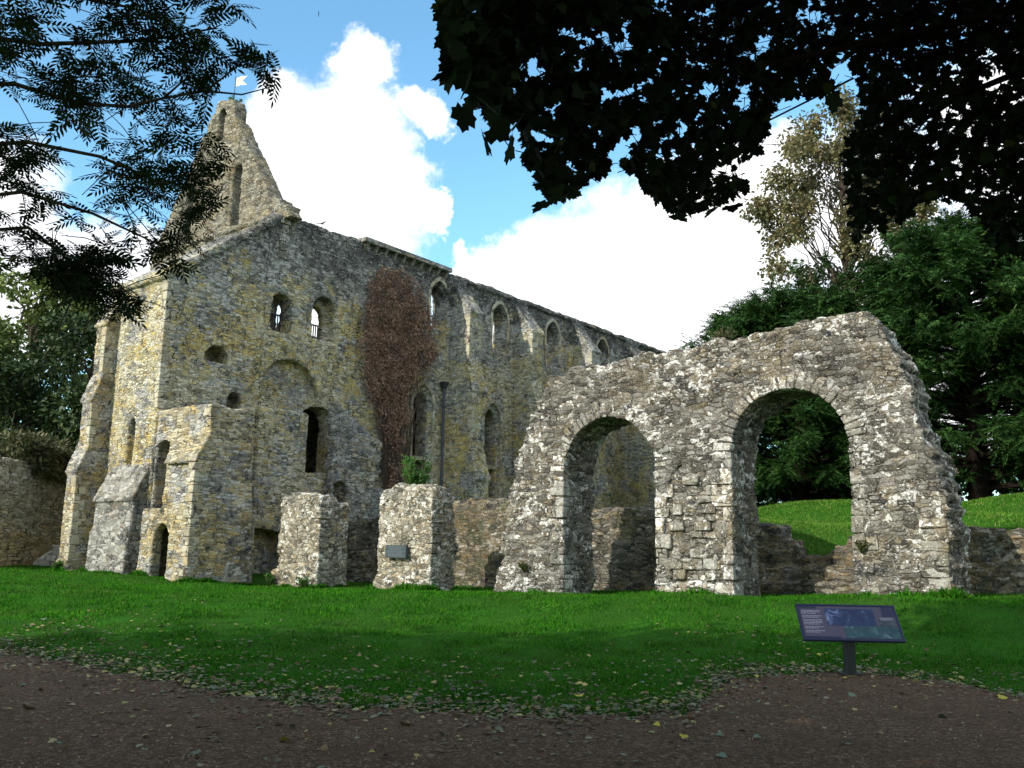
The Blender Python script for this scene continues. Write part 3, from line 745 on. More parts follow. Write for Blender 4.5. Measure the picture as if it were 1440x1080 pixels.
def pier(u0, u1, v1, ztop, label, seed, grp):
    o = (.5*(u0+u1), 22.6, .1)
    s = Solid((u0-.3, 21.6, -.4), (u1+.3, v1+.3, ztop+.7), .05)
    rr = random.Random(seed)
    tp = jag([(u0+.03, ztop-.55), (u0+.12, ztop-.12), (u0+.7, ztop+.02), (u1-.6, ztop-.02), (u1-.05, ztop-.12)], .3, .05, .05, seed)
    s.pv([(u1, -.4), (u0-.03, -.4)]+tp, 22, v1-.5)
    tp = jag([(u0+.1, ztop-.75), (u0+.3, ztop-.25), (u1-.5, ztop-.22), (u1-.03, ztop-.42)], .3, .07, .05, seed+1)
    s.pv([(u1+.02, -.4), (u0, -.4)]+tp, v1-.7, v1)
    s.box((u0-.08, 21.93, -.4), (u1+.04, v1, .75))
    s.rough(.06, .45, .045, .14, top=(ztop-.8, ztop, .06))
    p = empty('stone_pier', (*W(o[0], o[1]), o[2]), -TH, label, 'ruined pier', grp)
    link('masonry', s.mesh('masonry', o), S_PIER, p)
    bm = bmesh.new(); z = .2; k = 0
    while z < ztop-.75:
        h = rr.uniform(.26, .42); w = (.5 if k % 2 else .32)*rr.uniform(.85, 1.15); k += 1
        box(bm, (u1-w-o[0], 21.97-o[1]+rr.uniform(-.02, .03), z+.012-o[2]), (u1+.02-o[0], 22.4-o[1]+rr.uniform(0, .2), z+h-.012-o[2]), .015, .025); z += h
    link('corner_quoins', bm_mesh('corner_quoins', bm), S_PIER, p)
    return p
pier(-28.72, -26.35, 23.35, 3.55, 'narrower lichen-spotted stone pier with small plants at its foot', 51, 'broken stone piers on the lawn')
pier(-23.3, -20.73, 23.2, 3.72, 'broader stone pier carrying a small grey plaque', 52, 'broken stone piers on the lawn')
# plaque
pq = W(-22.2, 21.9)
pl = empty('plaque', (*pq, 1.3), -TH, 'small grey rectangular plaque fixed to the broader stone pier', 'plaque')
bm = bmesh.new(); box(bm, (-.49, -.09, 0), (.49, .04, .43), 0, .012); link('plate', bm_mesh('plate', bm), plain('slate_plate', (.045, .06, .066), .5, .25), pl)
bm = bmesh.new()
for r in range(7):
    z = .37-r*.05; x = -.4; hw = random.uniform(.25, .4)
    x = -hw
    while x < hw-.03:
        w = random.uniform(.03, .1); box(bm, (x, -.094, z-.012), (min(x+w, hw), -.089, z+.012)); x += w+.02
link('lettering', bm_mesh('lettering', bm), plain('plate_letter', (.09, .11, .12), .5, .3), pl)
# north wall
NW0 = (-15, 27.5, .4); KN = 27/28.5
s = Solid((-33.5, 25.2, -.5), (3, 28.6, 4.2), .075)
prof = [(-33.15, 2.75), (-30.3, 2.9), (-25.6, 3.66), (-23, 3.62), (-18.8, 3.22), (-16.2, 3.1), (-13.5, 2.7), (-12.2, 2.6), (-11.6, 2.5), (-11.5, 2.1), (-11.1, 1.95), (-11.0, 1.55), (-10.06, 1.58), (-9.75, 1.95), (-9.38, 2.2), (-8.4, 2.45), (-6, 2.42), (-3, 2.38), (3, 2.4)]
prof = [(max(a*KN, -33.1), 1.6+(b-1.6)*KN) for a, b in prof]
s.pv([(2.84, -.5), (-33.1, -.5)]+jag(prof, .35, .06, .05, 61), 27.0, 28.0)
s.pv([(-13, -.5)]+jag([(-13, 1.35), (-11, 1.25), (-9.6, 1.3), (-8, 1.2)], .4, .05, .05, 62)+[(-8, -.5)], 26.5, 27.1)
s.pv([(-13, -.5)]+jag([(-12.6, .95), (-10.5, .85), (-8.3, .9)], .4, .04, .05, 63)+[(-8, -.5)], 25.9, 26.7)
s.rough(.08, .5, .05, .15)
nw = link('low_wall', s.mesh('low_wall', NW0), S_LOW, None, (*W(NW0[0], NW0[1]), NW0[2])); nw.rotation_euler = (0, 0, -TH)
tag(nw, 'long low broken stone wall behind the arches and piers, retaining the grass bank', 'wall')
# boundary wall on the left with its steps
bw0 = (-20.9, 41.0, .4)
s = Solid((-22.2, 24, -.3), (-20.2, 46, 6), .09)
s.pu([(36.1, -.3), (46, -.3)]+[(46, 4.6)]+jag([(46, 4.75), (41.5, 4.9), (40, 5.0), (38, 5.1), (36.3, 5.2), (36.1, 3.2)], .6, .06, .05, 71), -21.45, -20.75)
s.rough(.06, .8, .03, .16)
bw = link('boundary_wall', s.mesh('boundary_wall', (-20.9, 41, .4)), stone('stone_boundary', size=(.45, .16), pal=((.20, .18, .13), (.34, .31, .23), (.44, .41, .33), (.52, .50, .43)), ochre=(.40, .28, .10), ochre_amt=.6,
          ochre_z=(.5, 3.2, .25, -.25), lich_amt=.25, dark_amt=.25, amp=.05), None, bw0)
tag(bw, 'old stained garden wall at left edge, overhung by a shrub', 'wall')
bm = bmesh.new(); box(bm, (-.7, -17, 5.12), (.3, -4.0, 5.24), .02, .03)
st = empty('stone_steps', (-20.2, 40.6, .5), 0, 'few low stone steps with a sloping parapet beside the far buttress', 'steps')
bm.free()
bm = bmesh.new()
for k in range(4): box(bm, (-.35+k*.02, .12+k*.3, -.3), (.6, .45+k*.3, .12+k*.15), .01, .02)
link('treads', bm_mesh('treads', bm), S_DRESS, st)
bm = bmesh.new()
hexa(bm, [(-.72, -.35, -.3), (.02, .45, -.3), (.02, .45, .83), (-.72, -.35, .02), (-.9, -.18, -.3), (-.16, .62, -.3), (-.16, .62, .83), (-.9, -.18, .02)], .03)
link('parapet', bm_mesh('parapet', bm), S_PALE, st)
bm = bmesh.new(); box(bm, (.02, .25, -.3), (.5, .65, 1.02), .02, .05); link('pedestal', bm_mesh('pedestal', bm), S_PALE, st)
# ------------------------------------------------------------------ leaves and plants
def rand_rot(n, up=None, tilt=None):
    """random orientations; with tilt, leaf normals stay within about tilt of up"""
    q = RNG.normal(size=(n, 4)); q /= np.linalg.norm(q, axis=1)[:, None]
    a, b, c, d = q.T
    return np.stack([np.stack([1-2*(c*c+d*d), 2*(b*c-a*d), 2*(b*d+a*c)], -1), np.stack([2*(b*c+a*d), 1-2*(b*b+d*d), 2*(c*d-a*b)], -1), np.stack([2*(b*d-a*c), 2*(c*d+a*b), 1-2*(b*b+c*c)], -1)], 1)
def frames(dirs, nrm):
    """rotation taking local +y to dirs and local +z close to nrm"""
    y = dirs/np.linalg.norm(dirs, axis=1)[:, None]
    x = np.cross(y, nrm); x /= np.linalg.norm(x, axis=1)[:, None]+1e-9
    z = np.cross(x, y); return np.stack([x, y, z], -1)
def leaves(name, tmpl, faces, pos, rot, scale, mat, parent=None, loc=(0, 0, 0), rnd=None):
    n = len(pos); T = np.asarray(tmpl, float); k = len(T)
    V = np.einsum('nij,kj->nki', rot, T)*np.asarray(scale).reshape(-1, 1, 1)+pos[:, None, :]
    lp = np.concatenate([np.array(f) for f in faces]); ct = np.array([len(f) for f in faces])
    L = (lp[None, :]+np.arange(n)[:, None]*k).ravel(); C = np.tile(ct, n)
    r = RNG.random(n) if rnd is None else rnd
    return link(name, np_mesh(name, V.reshape(-1, 3), L, C, False, np.repeat(r, k)), mat, parent, loc)

LANCE = ([(0, 0, 0), (.16, .3, .03), (.15, .62, .02), (0, 1, -.06), (-.15, .62, .02), (-.16, .3, .03)], [(0, 1, 2, 3, 4, 5)])
OVAL = ([(0, 0, 0), (.28, .25, .05), (.3, .6, .03), (0, 1, -.1), (-.3, .6, .03), (-.28, .25, .05)], [(0, 1, 2, 3, 4, 5)])
def maple():
    half = [(.0, 0), (.14, .06), (.34, -.06), (.38, .14), (.56, .22), (.50, .36), (.54, .62), (.40, .62), (.25, .62), (.28, .80), (.14, .86), (0, 1.04)]
    pts = [(x, y, .10*abs(x)-.08*y*y) for x, y in half]+[(-x, y, .10*abs(x)-.08*y*y) for x, y in reversed(half[1:-1])]
    return pts, [tuple(range(len(pts)))]
MAPLE = maple()
def compound():
    V = []; F = []
    def lf(bx, by, ang, L, w):
        o = len(V); c, s_ = math.cos(ang), math.sin(ang)
        for x, y, z in ((0, 0, 0), (w, .4, .02), (w*.8, .7, .01), (0, 1, -.05), (-w*.8, .7, .01), (-w, .4, .02)):
            X, Y = x*L, y*L; V.append((bx+c*X+s_*Y, by-s_*X+c*Y, z*L-.12*(by+Y*c)**2))
        F.append(tuple(range(o, o+6)))
    for i in range(5):
        y = .18+i*.155; L = .36*(1-.08*abs(i-1.5))
        for sg in (1, -1): lf(0, y, sg*(1.0-.06*i), L, .15)
    lf(0, .92, 0, .34, .15)
    o = len(V); V.extend([(-.008, 0, 0), (.008, 0, 0), (.005, .95, -.1), (-.005, .95, -.1)]); F.append((o, o+1, o+2, o+3))
    return V, F
ASH = compound()
def frond():                          # flat feathered spray of a yew: a comb-edged tapering blade
    R = []; Lf = []
    n = 6
    for i in range(n):
        y = i/n; w = .26*(1-y)**.7+.03
        R += [(.025, y, 0), (w, y+.16, -.05-.05*y)]
        Lf += [(-.025, y+.06, 0), (-w, y+.20, -.05-.05*y)]
    V = R+[(0, 1.12, -.12)]+Lf[::-1]
    return V, [tuple(range(len(V)))]
FROND = frond()
NEEDLE = ([(0, 0, 0), (.13, .42, .03), (0, 1, -.10), (-.13, .42, .03)], [(0, 1, 2, 3)])

M_ASH = leaf_mat('ash_leaf', [(.012, .026, .010), (.022, .046, .014), (.032, .065, .018)], .22, .7, .12)
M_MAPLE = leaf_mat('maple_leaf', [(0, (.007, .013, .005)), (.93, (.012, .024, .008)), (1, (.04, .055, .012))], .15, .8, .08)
M_YEW = leaf_mat('yew_spray', [(.012, .042, .012), (.034, .092, .022), (.08, .15, .038)], .12, .6, .15, .35)
M_BROAD = leaf_mat('broad_leaf', [(.07, .11, .03), (.135, .19, .05), (.22, .27, .09)], .3, big=.3)
M_HEDGE = leaf_mat('hedge_leaf', [(.016, .04, .013), (.035, .068, .02), (.07, .10, .035)], .15)
M_AUT = leaf_mat('turning_leaf', [(.15, .115, .065), (.20, .175, .085), (.16, .175, .085), (.25, .205, .11)], .35)
M_SHRUB = leaf_mat('shrub_leaf', [(.06, .08, .03), (.11, .12, .05), (.2, .17, .10)], .25)
M_PLANT = leaf_mat('fresh_leaf', [(.03, .11, .02), (.06, .18, .03), (.11, .24, .05)], .3)
M_DBARK = plain('yew_bark', (.016, .011, .009), .95, .05, .5, 10)
M_CREEP = leaf_mat('dead_creeper', [(.09, .05, .038), (.21, .12, .09), (.34, .205, .155), (.45, .31, .24)], .1, .8, .1, 1.2)

def poly_samples(poly, n):
    P_ = np.array(poly, float); lo, hi = P_.min(0), P_.max(0); out = []
    while len(out) < n:
        x = lo+(hi-lo)*RNG.random((n*2, 2)); d = poly_sdf(x[:, 0].copy(), x[:, 1].copy(), poly)
        out += list(x[d < 0])
    return np.array(out[:n])
def from_view(xy, dist):              # a point of the view and a distance from the camera -> world
    return np.array([np.array(pix_dir(x, y))*d+np.array((0, 0, 1.6)) for (x, y), d in zip(xy, dist)])

# --- ash tree: trunk outside the view on the left, long branches hanging into it
def ash():
    base = Vector((-15, -3.5, 0)); t = empty('ash_tree', base, 0, 'dark feathery-leaved branches of a tree hanging into the upper left corner', 'tree')
    tb = Tubes(8)
    tb.add([base+Vector((0, 0, -.2)), base+Vector((.1, .1, 3)), base+Vector((.3, .2, 6)), base+Vector((.2, 0, 8.5)), base+Vector((0, 0, 11))], [.55, .42, .36, .25, .08])
    def pv(x, y, d): return Vector(pix_dir(x, y))*d+Vector((0, 0, 1.6))
    strands = [[(-120, 40, 9.0), (60, 62, 8.5), (180, 58, 8.2), (240, 52, 8.0), (300, 40, 7.8), (312, 34, 7.8)], [(-150, 120, 9.0), (20, 118, 8.6), (110, 145, 8.3), (180, 150, 8.1), (230, 138, 8.0), (290, 128, 7.9), (335, 92, 7.8), (378, 88, 7.8)],
               [(230, 138, 8.0), (262, 110, 7.9), (300, 92, 7.8)], [(290, 128, 7.9), (340, 133, 7.8), (382, 122, 7.8)], [(-150, 210, 9.4), (40, 200, 9.0), (140, 220, 8.6), (230, 258, 8.4), (262, 252, 8.3), (300, 262, 8.2)],
               [(-140, 290, 9.4), (30, 270, 9.0), (130, 300, 8.7), (215, 340, 8.5), (255, 350, 8.4)], [(-100, 330, 9.2), (40, 320, 9.0), (90, 360, 8.8), (108, 388, 8.8)], [(20, 320, 9), (70, 345, 8.8), (150, 408, 8.7), (175, 420, 8.7)], [(-120, -40, 8.6), (80, -10, 8.2), (190, 12, 8.0), (245, 30, 7.9)]]
    anchor = base+Vector((.25, .1, 5.5))
    for s_ in strands:
        p = [pv(*q) for q in s_]; n = len(p)
        if s_[0][0] < -50:
            st_ = anchor+Vector((0, 0, random.uniform(-1, 3.0)))
            tb.add([st_, st_.lerp(p[0], .5)+Vector((0, 0, .4)), p[0]], [.13, .09, .055])
        tb.add(p, list(np.linspace(.022 if s_[0][0] < -50 else .010, .003, n)))
    main = [(-60, -60), (130, -60), (150, 20), (120, 60), (185, 95), (245, 130), (255, 165), (258, 190), (246, 235), (228, 285), (212, 330), (165, 345), (120, 330), (60, 325), (0, 325), (-60, 330)]
    xy = poly_samples(main, 310); d = RNG.uniform(7.6, 9.6, len(xy))
    hole = (vnoise(np.stack([xy[:, 0]/46, xy[:, 1]/46, xy[:, 0]*0+.5], -1)) > .14)
    hole |= (np.hypot(xy[:, 0]-335, xy[:, 1]-120) < 24)
    xy, d = xy[~hole], d[~hole]
    ex = [(200, 5, 14, 6), (245, 25, 14, 7), (300, 8, 14, 5), (285, 45, 16, 5), (160, 22, 16, 8), (255, 85, 16, 7), (222, 70, 14, 5), (290, 72, 10, 4), (298, 112, 9, 4), (340, 85, 14, 5), (372, 84, 10, 5), (378, 122, 10, 5), (366, 100, 8, 4), (288, 140, 14, 5),
          (258, 245, 18, 6), (296, 270, 18, 8), (318, 240, 9, 5), (286, 300, 15, 6), (236, 345, 16, 8), (258, 318, 14, 5), (268, 195, 12, 4), (278, 226, 10, 3), (105, 382, 22, 26), (90, 372, 18, 12), (128, 392, 12, 8), (150, 362, 14, 8), (158, 418, 14, 9), (182, 412, 10, 6), (40, 345, 25, 10)]
    for x, y, r, k in ex:
        q = RNG.normal(size=(k, 2))*r*.75+(x, y); xy = np.concatenate([xy, q]); d = np.concatenate([d, RNG.uniform(7.7, 8.6, k)])
    tips = from_view(xy, d)
    P_, D_ = [], []
    for c in tips:
        for k in range(5):
            a = RNG.uniform(0, 2*math.pi); dv = np.array([math.cos(a), math.sin(a), RNG.uniform(-.9, .5)])
            P_.append(c+RNG.normal(size=3)*.045); D_.append(dv)
        vx = CAMM.inverted() @ Vector(c)
        if random.random() < .5 and 720+1279*vx.x/-vx.z < 262:
            q = c+RNG.normal(size=3)*.2; tb.add([tuple(c), tuple((c+q)/2+np.array((0, 0, .02))), tuple(q)], [.005, .004, .003])
    # the rest of the crown, out of the view: it throws the shade that lies over the path
    cen = []
    for k in range(1700):
        v = RNG.normal(size=3); v /= np.linalg.norm(v); v *= RNG.uniform(.45, 1)**.5
        c = np.array((-13.5, -4.2, 9.8))+v*np.array((15.5, 7.4, 2.4))
        cen.append(c)
    inview = lambda c: c[1] > .2 and abs(c[0])/c[1] < .72 and -.7 < (c[2]-1.6)/c[1] < .74
    big = [c for c in cen if not inview(c)]
    tk = link('trunk', tb.mesh('trunk'), M_BARK, t); tk.matrix_parent_inverse = Matrix.Translation(-base)
    P_ = np.array(P_); D_ = np.array(D_)
    ok = np.ones(len(P_), bool)
    for f in (.0, .12, .24):                       # keep the gap in the boughs through which the flag and the gable head show
        q = P_+D_/np.linalg.norm(D_, axis=1)[:, None]*f
        w_ = np.array(CAMM.inverted().to_3x3()) @ (q-np.array((0, 0, 1.6))).T
        X_, Y_ = 720+1279*w_[0]/-w_[2], 540-1279*w_[1]/-w_[2]
        ok &= ~((np.abs(X_-339) < 24) & (np.abs(Y_-117) < 15)) & ~((np.abs(X_-330) < 26) & (np.abs(Y_-158) < 26)) & ~((X_ > 392) & (Y_ > 60)) & ~((X_ > 345) & (Y_ > 150)) & ~((X_ > 319) & (Y_ > 238))
    P_, D_ = P_[ok], D_[ok]; n = len(P_)
    o = leaves('foliage', *ASH, P_, frames(D_, RNG.normal(size=(n, 3))*.5+(0, 0, 1)), RNG.uniform(.14, .24, n), M_ASH, t); o.matrix_parent_inverse = Matrix.Translation(-base)
    B = np.array(big).repeat(34, 0); B = B+RNG.normal(size=B.shape)*(.75, .75, .55); n = len(B)
    keep = np.array([not inview(c) for c in B]); B = B[keep]; n = len(B)
    o = leaves('crown', *OVAL, B, frames(RNG.normal(size=(n, 3))*(1, 1, .4), RNG.normal(size=(n, 3))*.6+(0, 0, 1)), RNG.uniform(.26, .42, n), M_ASH, t); o.matrix_parent_inverse = Matrix.Translation(-base)
ash()

# --- maple: trunk outside the view on the right, boughs across the top
def maple_tree():
    base = Vector((9.5, 2.0, 0)); t = empty('maple_tree', base, 0, 'nearly black maple boughs with lobed leaves across the upper right', 'tree')
    inv = Matrix.Translation(-base); tb = Tubes(8)
    tb.add([base+Vector((0, 0, -.2)), base+Vector((-.1, .1, 2.5)), base+Vector((-.3, .2, 6)), base+Vector((-.5, 0, 11)), base+Vector((-.6, -.2, 16))], [.6, .46, .4, .28, .08])
    def pv(x, y, d): return Vector(pix_dir(x, y))*d+Vector((0, 0, 1.6))
    st = base+Vector((-.2, .2, 5.2))
    boughs = [[(1700, -160, 7.5), (1400, -40, 7.6), (1100, 20, 7.0), (850, 40, 6.4), (700, 30, 6.0), (640, 20, 5.8)], [(1700, -100, 8), (1420, 60, 8.2), (1200, 110, 8.0), (1000, 150, 7.4), (850, 190, 6.8), (780, 250, 6.5)],
              [(1750, 0, 8.5), (1500, 120, 8.8), (1350, 180, 8.8), (1260, 240, 8.6), (1215, 310, 8.5)], [(1200, 110, 8), (1060, 180, 7.8), (990, 240, 7.6), (950, 290, 7.5)], [(1350, 180, 8.8), (1400, 260, 9), (1420, 330, 9)],
              [(700, 30, 6), (655, 95, 5.2), (690, 170, 5.1), (715, 205, 5.1)]]
    for i, s_ in enumerate(boughs):
        p = [pv(x_, y_-(45 if i < 3 else 0), d_+1.6) for x_, y_, d_ in s_ if x_ > 655]
        if i < 3: tb.add([st, st.lerp(p[0], .5)+Vector((0, 0, .5)), p[0]], [.2, .15, .1])
        tb.add(p, list(np.linspace(.05 if i < 3 else .011, .004, len(p))))
    main = [(625, -60), (627, 60), (640, 100), (668, 140), (700, 178), (735, 180), (742, 240), (775, 278), (800, 275), (838, 240), (868, 218), (890, 240), (935, 290), (975, 298), (1000, 286), (1048, 265), (1035, 235), (1078, 200), (1083, 140), (1125, 126), (1178, 135),
            (1168, 95), (1185, 72), (1212, 105), (1216, 150), (1186, 205), (1192, 300), (1205, 332), (1255, 312), (1300, 285), (1345, 275), (1385, 300), (1398, 345), (1440, 362), (1520, 360), (1520, -60)]
    xy = poly_samples(main, 15000); n = len(xy)
    near = np.clip((xy[:, 0]-640)/500, 0, 1)
    d = 5.4+near*4.6+RNG.uniform(-.5, 1.8, n)
    h = vnoise(np.stack([xy[:, 0]/30, xy[:, 1]/30, xy[:, 0]*0+2.5], -1))*.7+vnoise(np.stack([xy[:, 0]/13, xy[:, 1]/13, xy[:, 0]*0+6.5], -1))*.5
    lim = np.where(xy[:, 0] < 1180, .27, .44)
    keep = h < lim
    for cx, cy, rx, ry in ((862, 62, 16, 8), (800, 45, 22, 10), (875, 130, 20, 12), (880, 58, 10, 14), (1400, 110, 26, 14), (850, 130, 16, 10), (975, 85, 9, 8), (755, 75, 10, 6), (815, 85, 7, 6)):
        keep &= ((xy[:, 0]-cx)/rx)**2+((xy[:, 1]-cy)/ry)**2 > 1
    # a second, denser layer further back keeps the middle of the bough dark
    xy, d = xy[keep], d[keep]
    P_ = from_view(xy, d); n = len(P_)
    ed = [(643, 100, 5.0), (660, 118, 5.0), (672, 140, 5.0), (655, 150, 5.0), (690, 178, 4.9), (715, 203, 4.9), (680, 190, 4.9), (633, 92, 5.0), (760, 188, 5.2), (735, 160, 5.2), (1030, 288, 7), (945, 302, 7), (1122, 128, 7.5), (1172, 132, 7.5), (772, 283, 6), (1010, 290, 7)]
    P2 = np.array([tuple(pv(*q)) for q in ed]); P_ = np.concatenate([P_, P2]); m = len(P2)
    D_ = RNG.normal(size=(n+m, 3))*(1, 1, .5)+(0, 0, -.55)
    sc = np.concatenate([RNG.uniform(.062, .125, n), np.full(m, .15)])
    N_ = RNG.normal(size=(n+m, 3))*.55+(0, 0, .6); N_[:, 1] -= .45
    # stalks
    for k in range(0, n, 3):
        if xy[k, 0] < 760: continue
        p = P_[k]; q = p+RNG.normal(size=3)*(.10, .10, .05)+(0, 0, .08); tb.add([tuple(q), tuple(p)], [.004, .002])
    tk = link('trunk', tb.mesh('trunk'), M_DBARK, t); tk.matrix_parent_inverse = inv
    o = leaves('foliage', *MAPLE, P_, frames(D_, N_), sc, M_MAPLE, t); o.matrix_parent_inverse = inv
    inview = lambda c: c[1] > .2 and abs(c[0])/c[1] < .72 and -.7 < (c[2]-1.6)/c[1] < .74
    cen = []
    for k in range(1000):
        v = RNG.normal(size=3); v /= np.linalg.norm(v); v *= RNG.uniform(.4, 1)**.5
        cen.append(np.array((2.5, -9.0, 11.5))+v*np.array((11, 7.0, 3.6)))
    for k in range(520):
        v = RNG.normal(size=3); v /= np.linalg.norm(v); v *= RNG.uniform(.3, 1)**.5
        cen.append(np.array((0.5, 2.4, 9.4))+v*np.array((8.5, 5.2, 1.9)))
    B = np.array(cen).repeat(30, 0); B = B+RNG.normal(size=B.shape)*(.75, .75, .55)
    B = B[np.array([not inview(c) for c in B])]; n = len(B)
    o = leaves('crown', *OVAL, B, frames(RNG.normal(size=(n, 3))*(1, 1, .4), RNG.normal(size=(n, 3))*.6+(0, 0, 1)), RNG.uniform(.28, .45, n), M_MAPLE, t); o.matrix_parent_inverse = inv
maple_tree()

# --- trees and bushes that stand free: crown of leaf clumps on limbs
def tree(name, base, lumps, per, tm, scale, mat, label, cat='tree', group=None, trunk_r=.35, droop=0.0, outward=.7, limb=True, shell=.55, flat=.75, top=None):
    base = Vector(base); t = empty(name, base, 0, label, cat, group); inv = Matrix.Translation(-base)
    zt = top or max(c[2] for c, r in lumps)
    if limb:
        tb = Tubes(7)
        sp = [base+Vector((0, 0, -.4)), base+Vector((.1, 0, (zt-base.z)*.35)), base+Vector((-.1, .15, (zt-base.z)*.65)), base+Vector((.1, 0, (zt-base.z)*.95))]
        tb.add(sp, [trunk_r, trunk_r*.75, trunk_r*.45, trunk_r*.12])
        for c, r in lumps:
            c = Vector(c); f = max(.08, min(.9, (c.z-base.z)/(zt-base.z)*.8-.05)); p = base.lerp(Vector((base.x, base.y, zt)), f)
            tb.add(curve_pts(p, c, 6, .06*(c-p).length, .05*(c-p).length), list(np.linspace(trunk_r*.28, trunk_r*.05, 6)))
        o = link('trunk', tb.mesh('trunk'), M_DBARK if mat is M_YEW else M_BARK, t); o.matrix_parent_inverse = inv
    P_, D_, N_ = [], [], []
    for c, r in lumps:
        k = int(per*r*r); v = RNG.normal(size=(k, 3)); v /= np.linalg.norm(v, axis=1)[:, None]
        rad = shell+(1-shell)*RNG.random(k)**.7
        rad *= 1+.28*vnoise(v*2.3+np.array(c)*.7)
        P_.append(np.array(c)+v*rad[:, None]*r*np.array((1, 1, flat)))
        D_.append(v*outward+RNG.normal(size=(k, 3))*.45+(0, 0, -droop)); N_.append(RNG.normal(size=(k, 3))*.45+(0, 0, 1)+v*.3)
    P_ = np.concatenate(P_); n = len(P_)
    o = leaves('crown', *tm, P_, frames(np.concatenate(D_), np.concatenate(N_)), RNG.uniform(scale[0], scale[1], n), mat, t); o.matrix_parent_inverse = inv
    return t
def ell_lumps(cen, rad, n, lr, seed, power=.5, zmin=None, cone=0.0):
    r = np.random.default_rng(seed); out = []
    while len(out) < n:
        v = r.normal(size=3); v /= np.linalg.norm(v); k = r.uniform(.25, 1)**power
        q = np.array(v*k); sh = 1-cone*(q[2]+1)/2
        c = np.array(cen)+q*np.array(rad)*np.array((sh, sh, 1))
        if zmin is not None and c[2] < zmin: continue
        out.append((tuple(c), r.uniform(*lr)))
    return out
# yews behind the arches: boughs set with flat drooping sprays of needles
def yew(base, top, rad, n, seed, label, lean=(0, 0), skirt=.12, extra=()):
    base = Vector(base); t = empty('yew_tree', base, 0, label, 'tree', 'yew trees on the bank'); inv = Matrix.Translation(-base)
    r = np.random.default_rng(seed); H_ = top-base.z; tb = Tubes(6)
    tb.add([base+Vector((0, 0, -.4)), base+Vector((lean[0]*.3, lean[1]*.3, H_*.4)), base+Vector((lean[0], lean[1], H_*.93))], [.55, .4, .08])
    S0, SD, SN_ = [], [], []
    B = []
    for k in range(n):
        f = skirt*.5+(1-skirt*.5)*r.random()**.85
        env = math.sin(math.pi*min(1, .18+.82*f))**.62 if f > .35 else .8+.2*f/.35
        a = r.uniform(0, 2*math.pi); L = rad*max(.2, env)*r.uniform(.72, 1.12)
        p0 = np.array((base.x+lean[0]*f, base.y+lean[1]*f, base.z+H_*f*.86)); d = np.array((math.cos(a), math.sin(a), 0))
        rise = r.uniform(.15, .5)*L*(.35+.9*f)
        B.append((p0, p0+d*L*.55+(0, 0, rise*.7), p0+d*L+(0, 0, rise-.06*L)))
    for (x, y, z) in extra:
        p2 = np.array((x, y, z), float); f = (z-base.z)/H_; p0 = np.array((base.x+lean[0]*f, base.y+lean[1]*f, base.z+H_*max(.1, f*.75)))
        B.append((p0, (p0+p2)/2+(0, 0, .3), p2))
    for p0, p1, p2 in B:
        T = np.linspace(0, 1, 7); pts = [(1-t_)**2*p0+2*t_*(1-t_)*p1+t_*t_*p2 for t_ in T]
        tb.add([tuple(q) for q in pts], list(np.linspace(.11, .015, 7)))
        L = np.linalg.norm(p2-p0); m = int(16*L)
        for i in range(m):
            t_ = .22+.80*r.random()**.75; q = (1-t_)**2*p0+2*t_*(1-t_)*p1+t_*t_*p2
            ax = 2*(1-t_)*(p1-p0)+2*t_*(p2-p1); ax /= np.linalg.norm(ax)
            sd = np.cross(ax, (0, 0, 1)); sd /= np.linalg.norm(sd)+1e-9
            dr = ax*r.uniform(.2, 1.0)+sd*r.choice((-1, 1))*r.uniform(.1, 1)+np.array((0, 0, r.uniform(-.55, .5)))
            S0.append(q+r.normal(size=3)*.16); SD.append(dr/np.linalg.norm(dr)*r.uniform(.45, 1.05)); SN_.append(np.array((0, 0, 1))+r.normal(size=3)*.35)
    S0, SD, SN_ = map(np.array, (S0, SD, SN_)); ns = len(S0); k = 26
    u_ = np.tile(np.linspace(.08, 1, k), ns); sg = np.tile(np.where(np.arange(k) % 2, 1., -1.), ns)
    S0r, SDr, SNr = S0.repeat(k, 0), SD.repeat(k, 0), SN_.repeat(k, 0)
    side = np.cross(SDr, SNr); side /= np.linalg.norm(side, axis=1)[:, None]
    P_ = S0r+SDr*u_[:, None]+np.array((0, 0, -1.))*(u_**2*.16)[:, None]
    n_ = len(P_)
    D_ = SDr/np.linalg.norm(SDr, axis=1)[:, None]*.9+side*sg[:, None]*.75+r.normal(size=(n_, 3))*.22+(0, 0, -.15)
    rn = np.clip(np.repeat(r.random(ns), k)*.6+r.random(n_)*.4, 0, 1)
    o = link('trunk', tb.mesh('trunk'), M_DBARK, t); o.matrix_parent_inverse = inv
    o = leaves('crown', *NEEDLE, P_, frames(D_, SNr+r.normal(size=(n_, 3))*.3), r.uniform(.11, .25, n_)*(1.15-.5*u_), M_YEW, t, rnd=rn); o.matrix_parent_inverse = inv
    return n_
yew((15.2, 48, 4.2), 17.2, 6.6, 240, 5, 'dark green yew rising directly behind the higher arch', (.6, 0), .05,
    [(9.0, 47, 10.4), (9.6, 47, 11.9), (9.4, 46.5, 8.6), (10.6, 47, 13.0), (11.6, 47, 14.0), (12.6, 47, 15.0), (13.8, 47, 15.8), (15.2, 47, 16.8), (16.8, 47, 17.4), (18.4, 47, 17.0), (20, 47.4, 16.6), (10.0, 46.6, 9.6), (10.4, 46.6, 7.4), (12, 46, 9.5), (13, 45.5, 11.5), (11.5, 46, 6.0), (13.5, 45, 5.6), (16, 44.8, 5.6)])
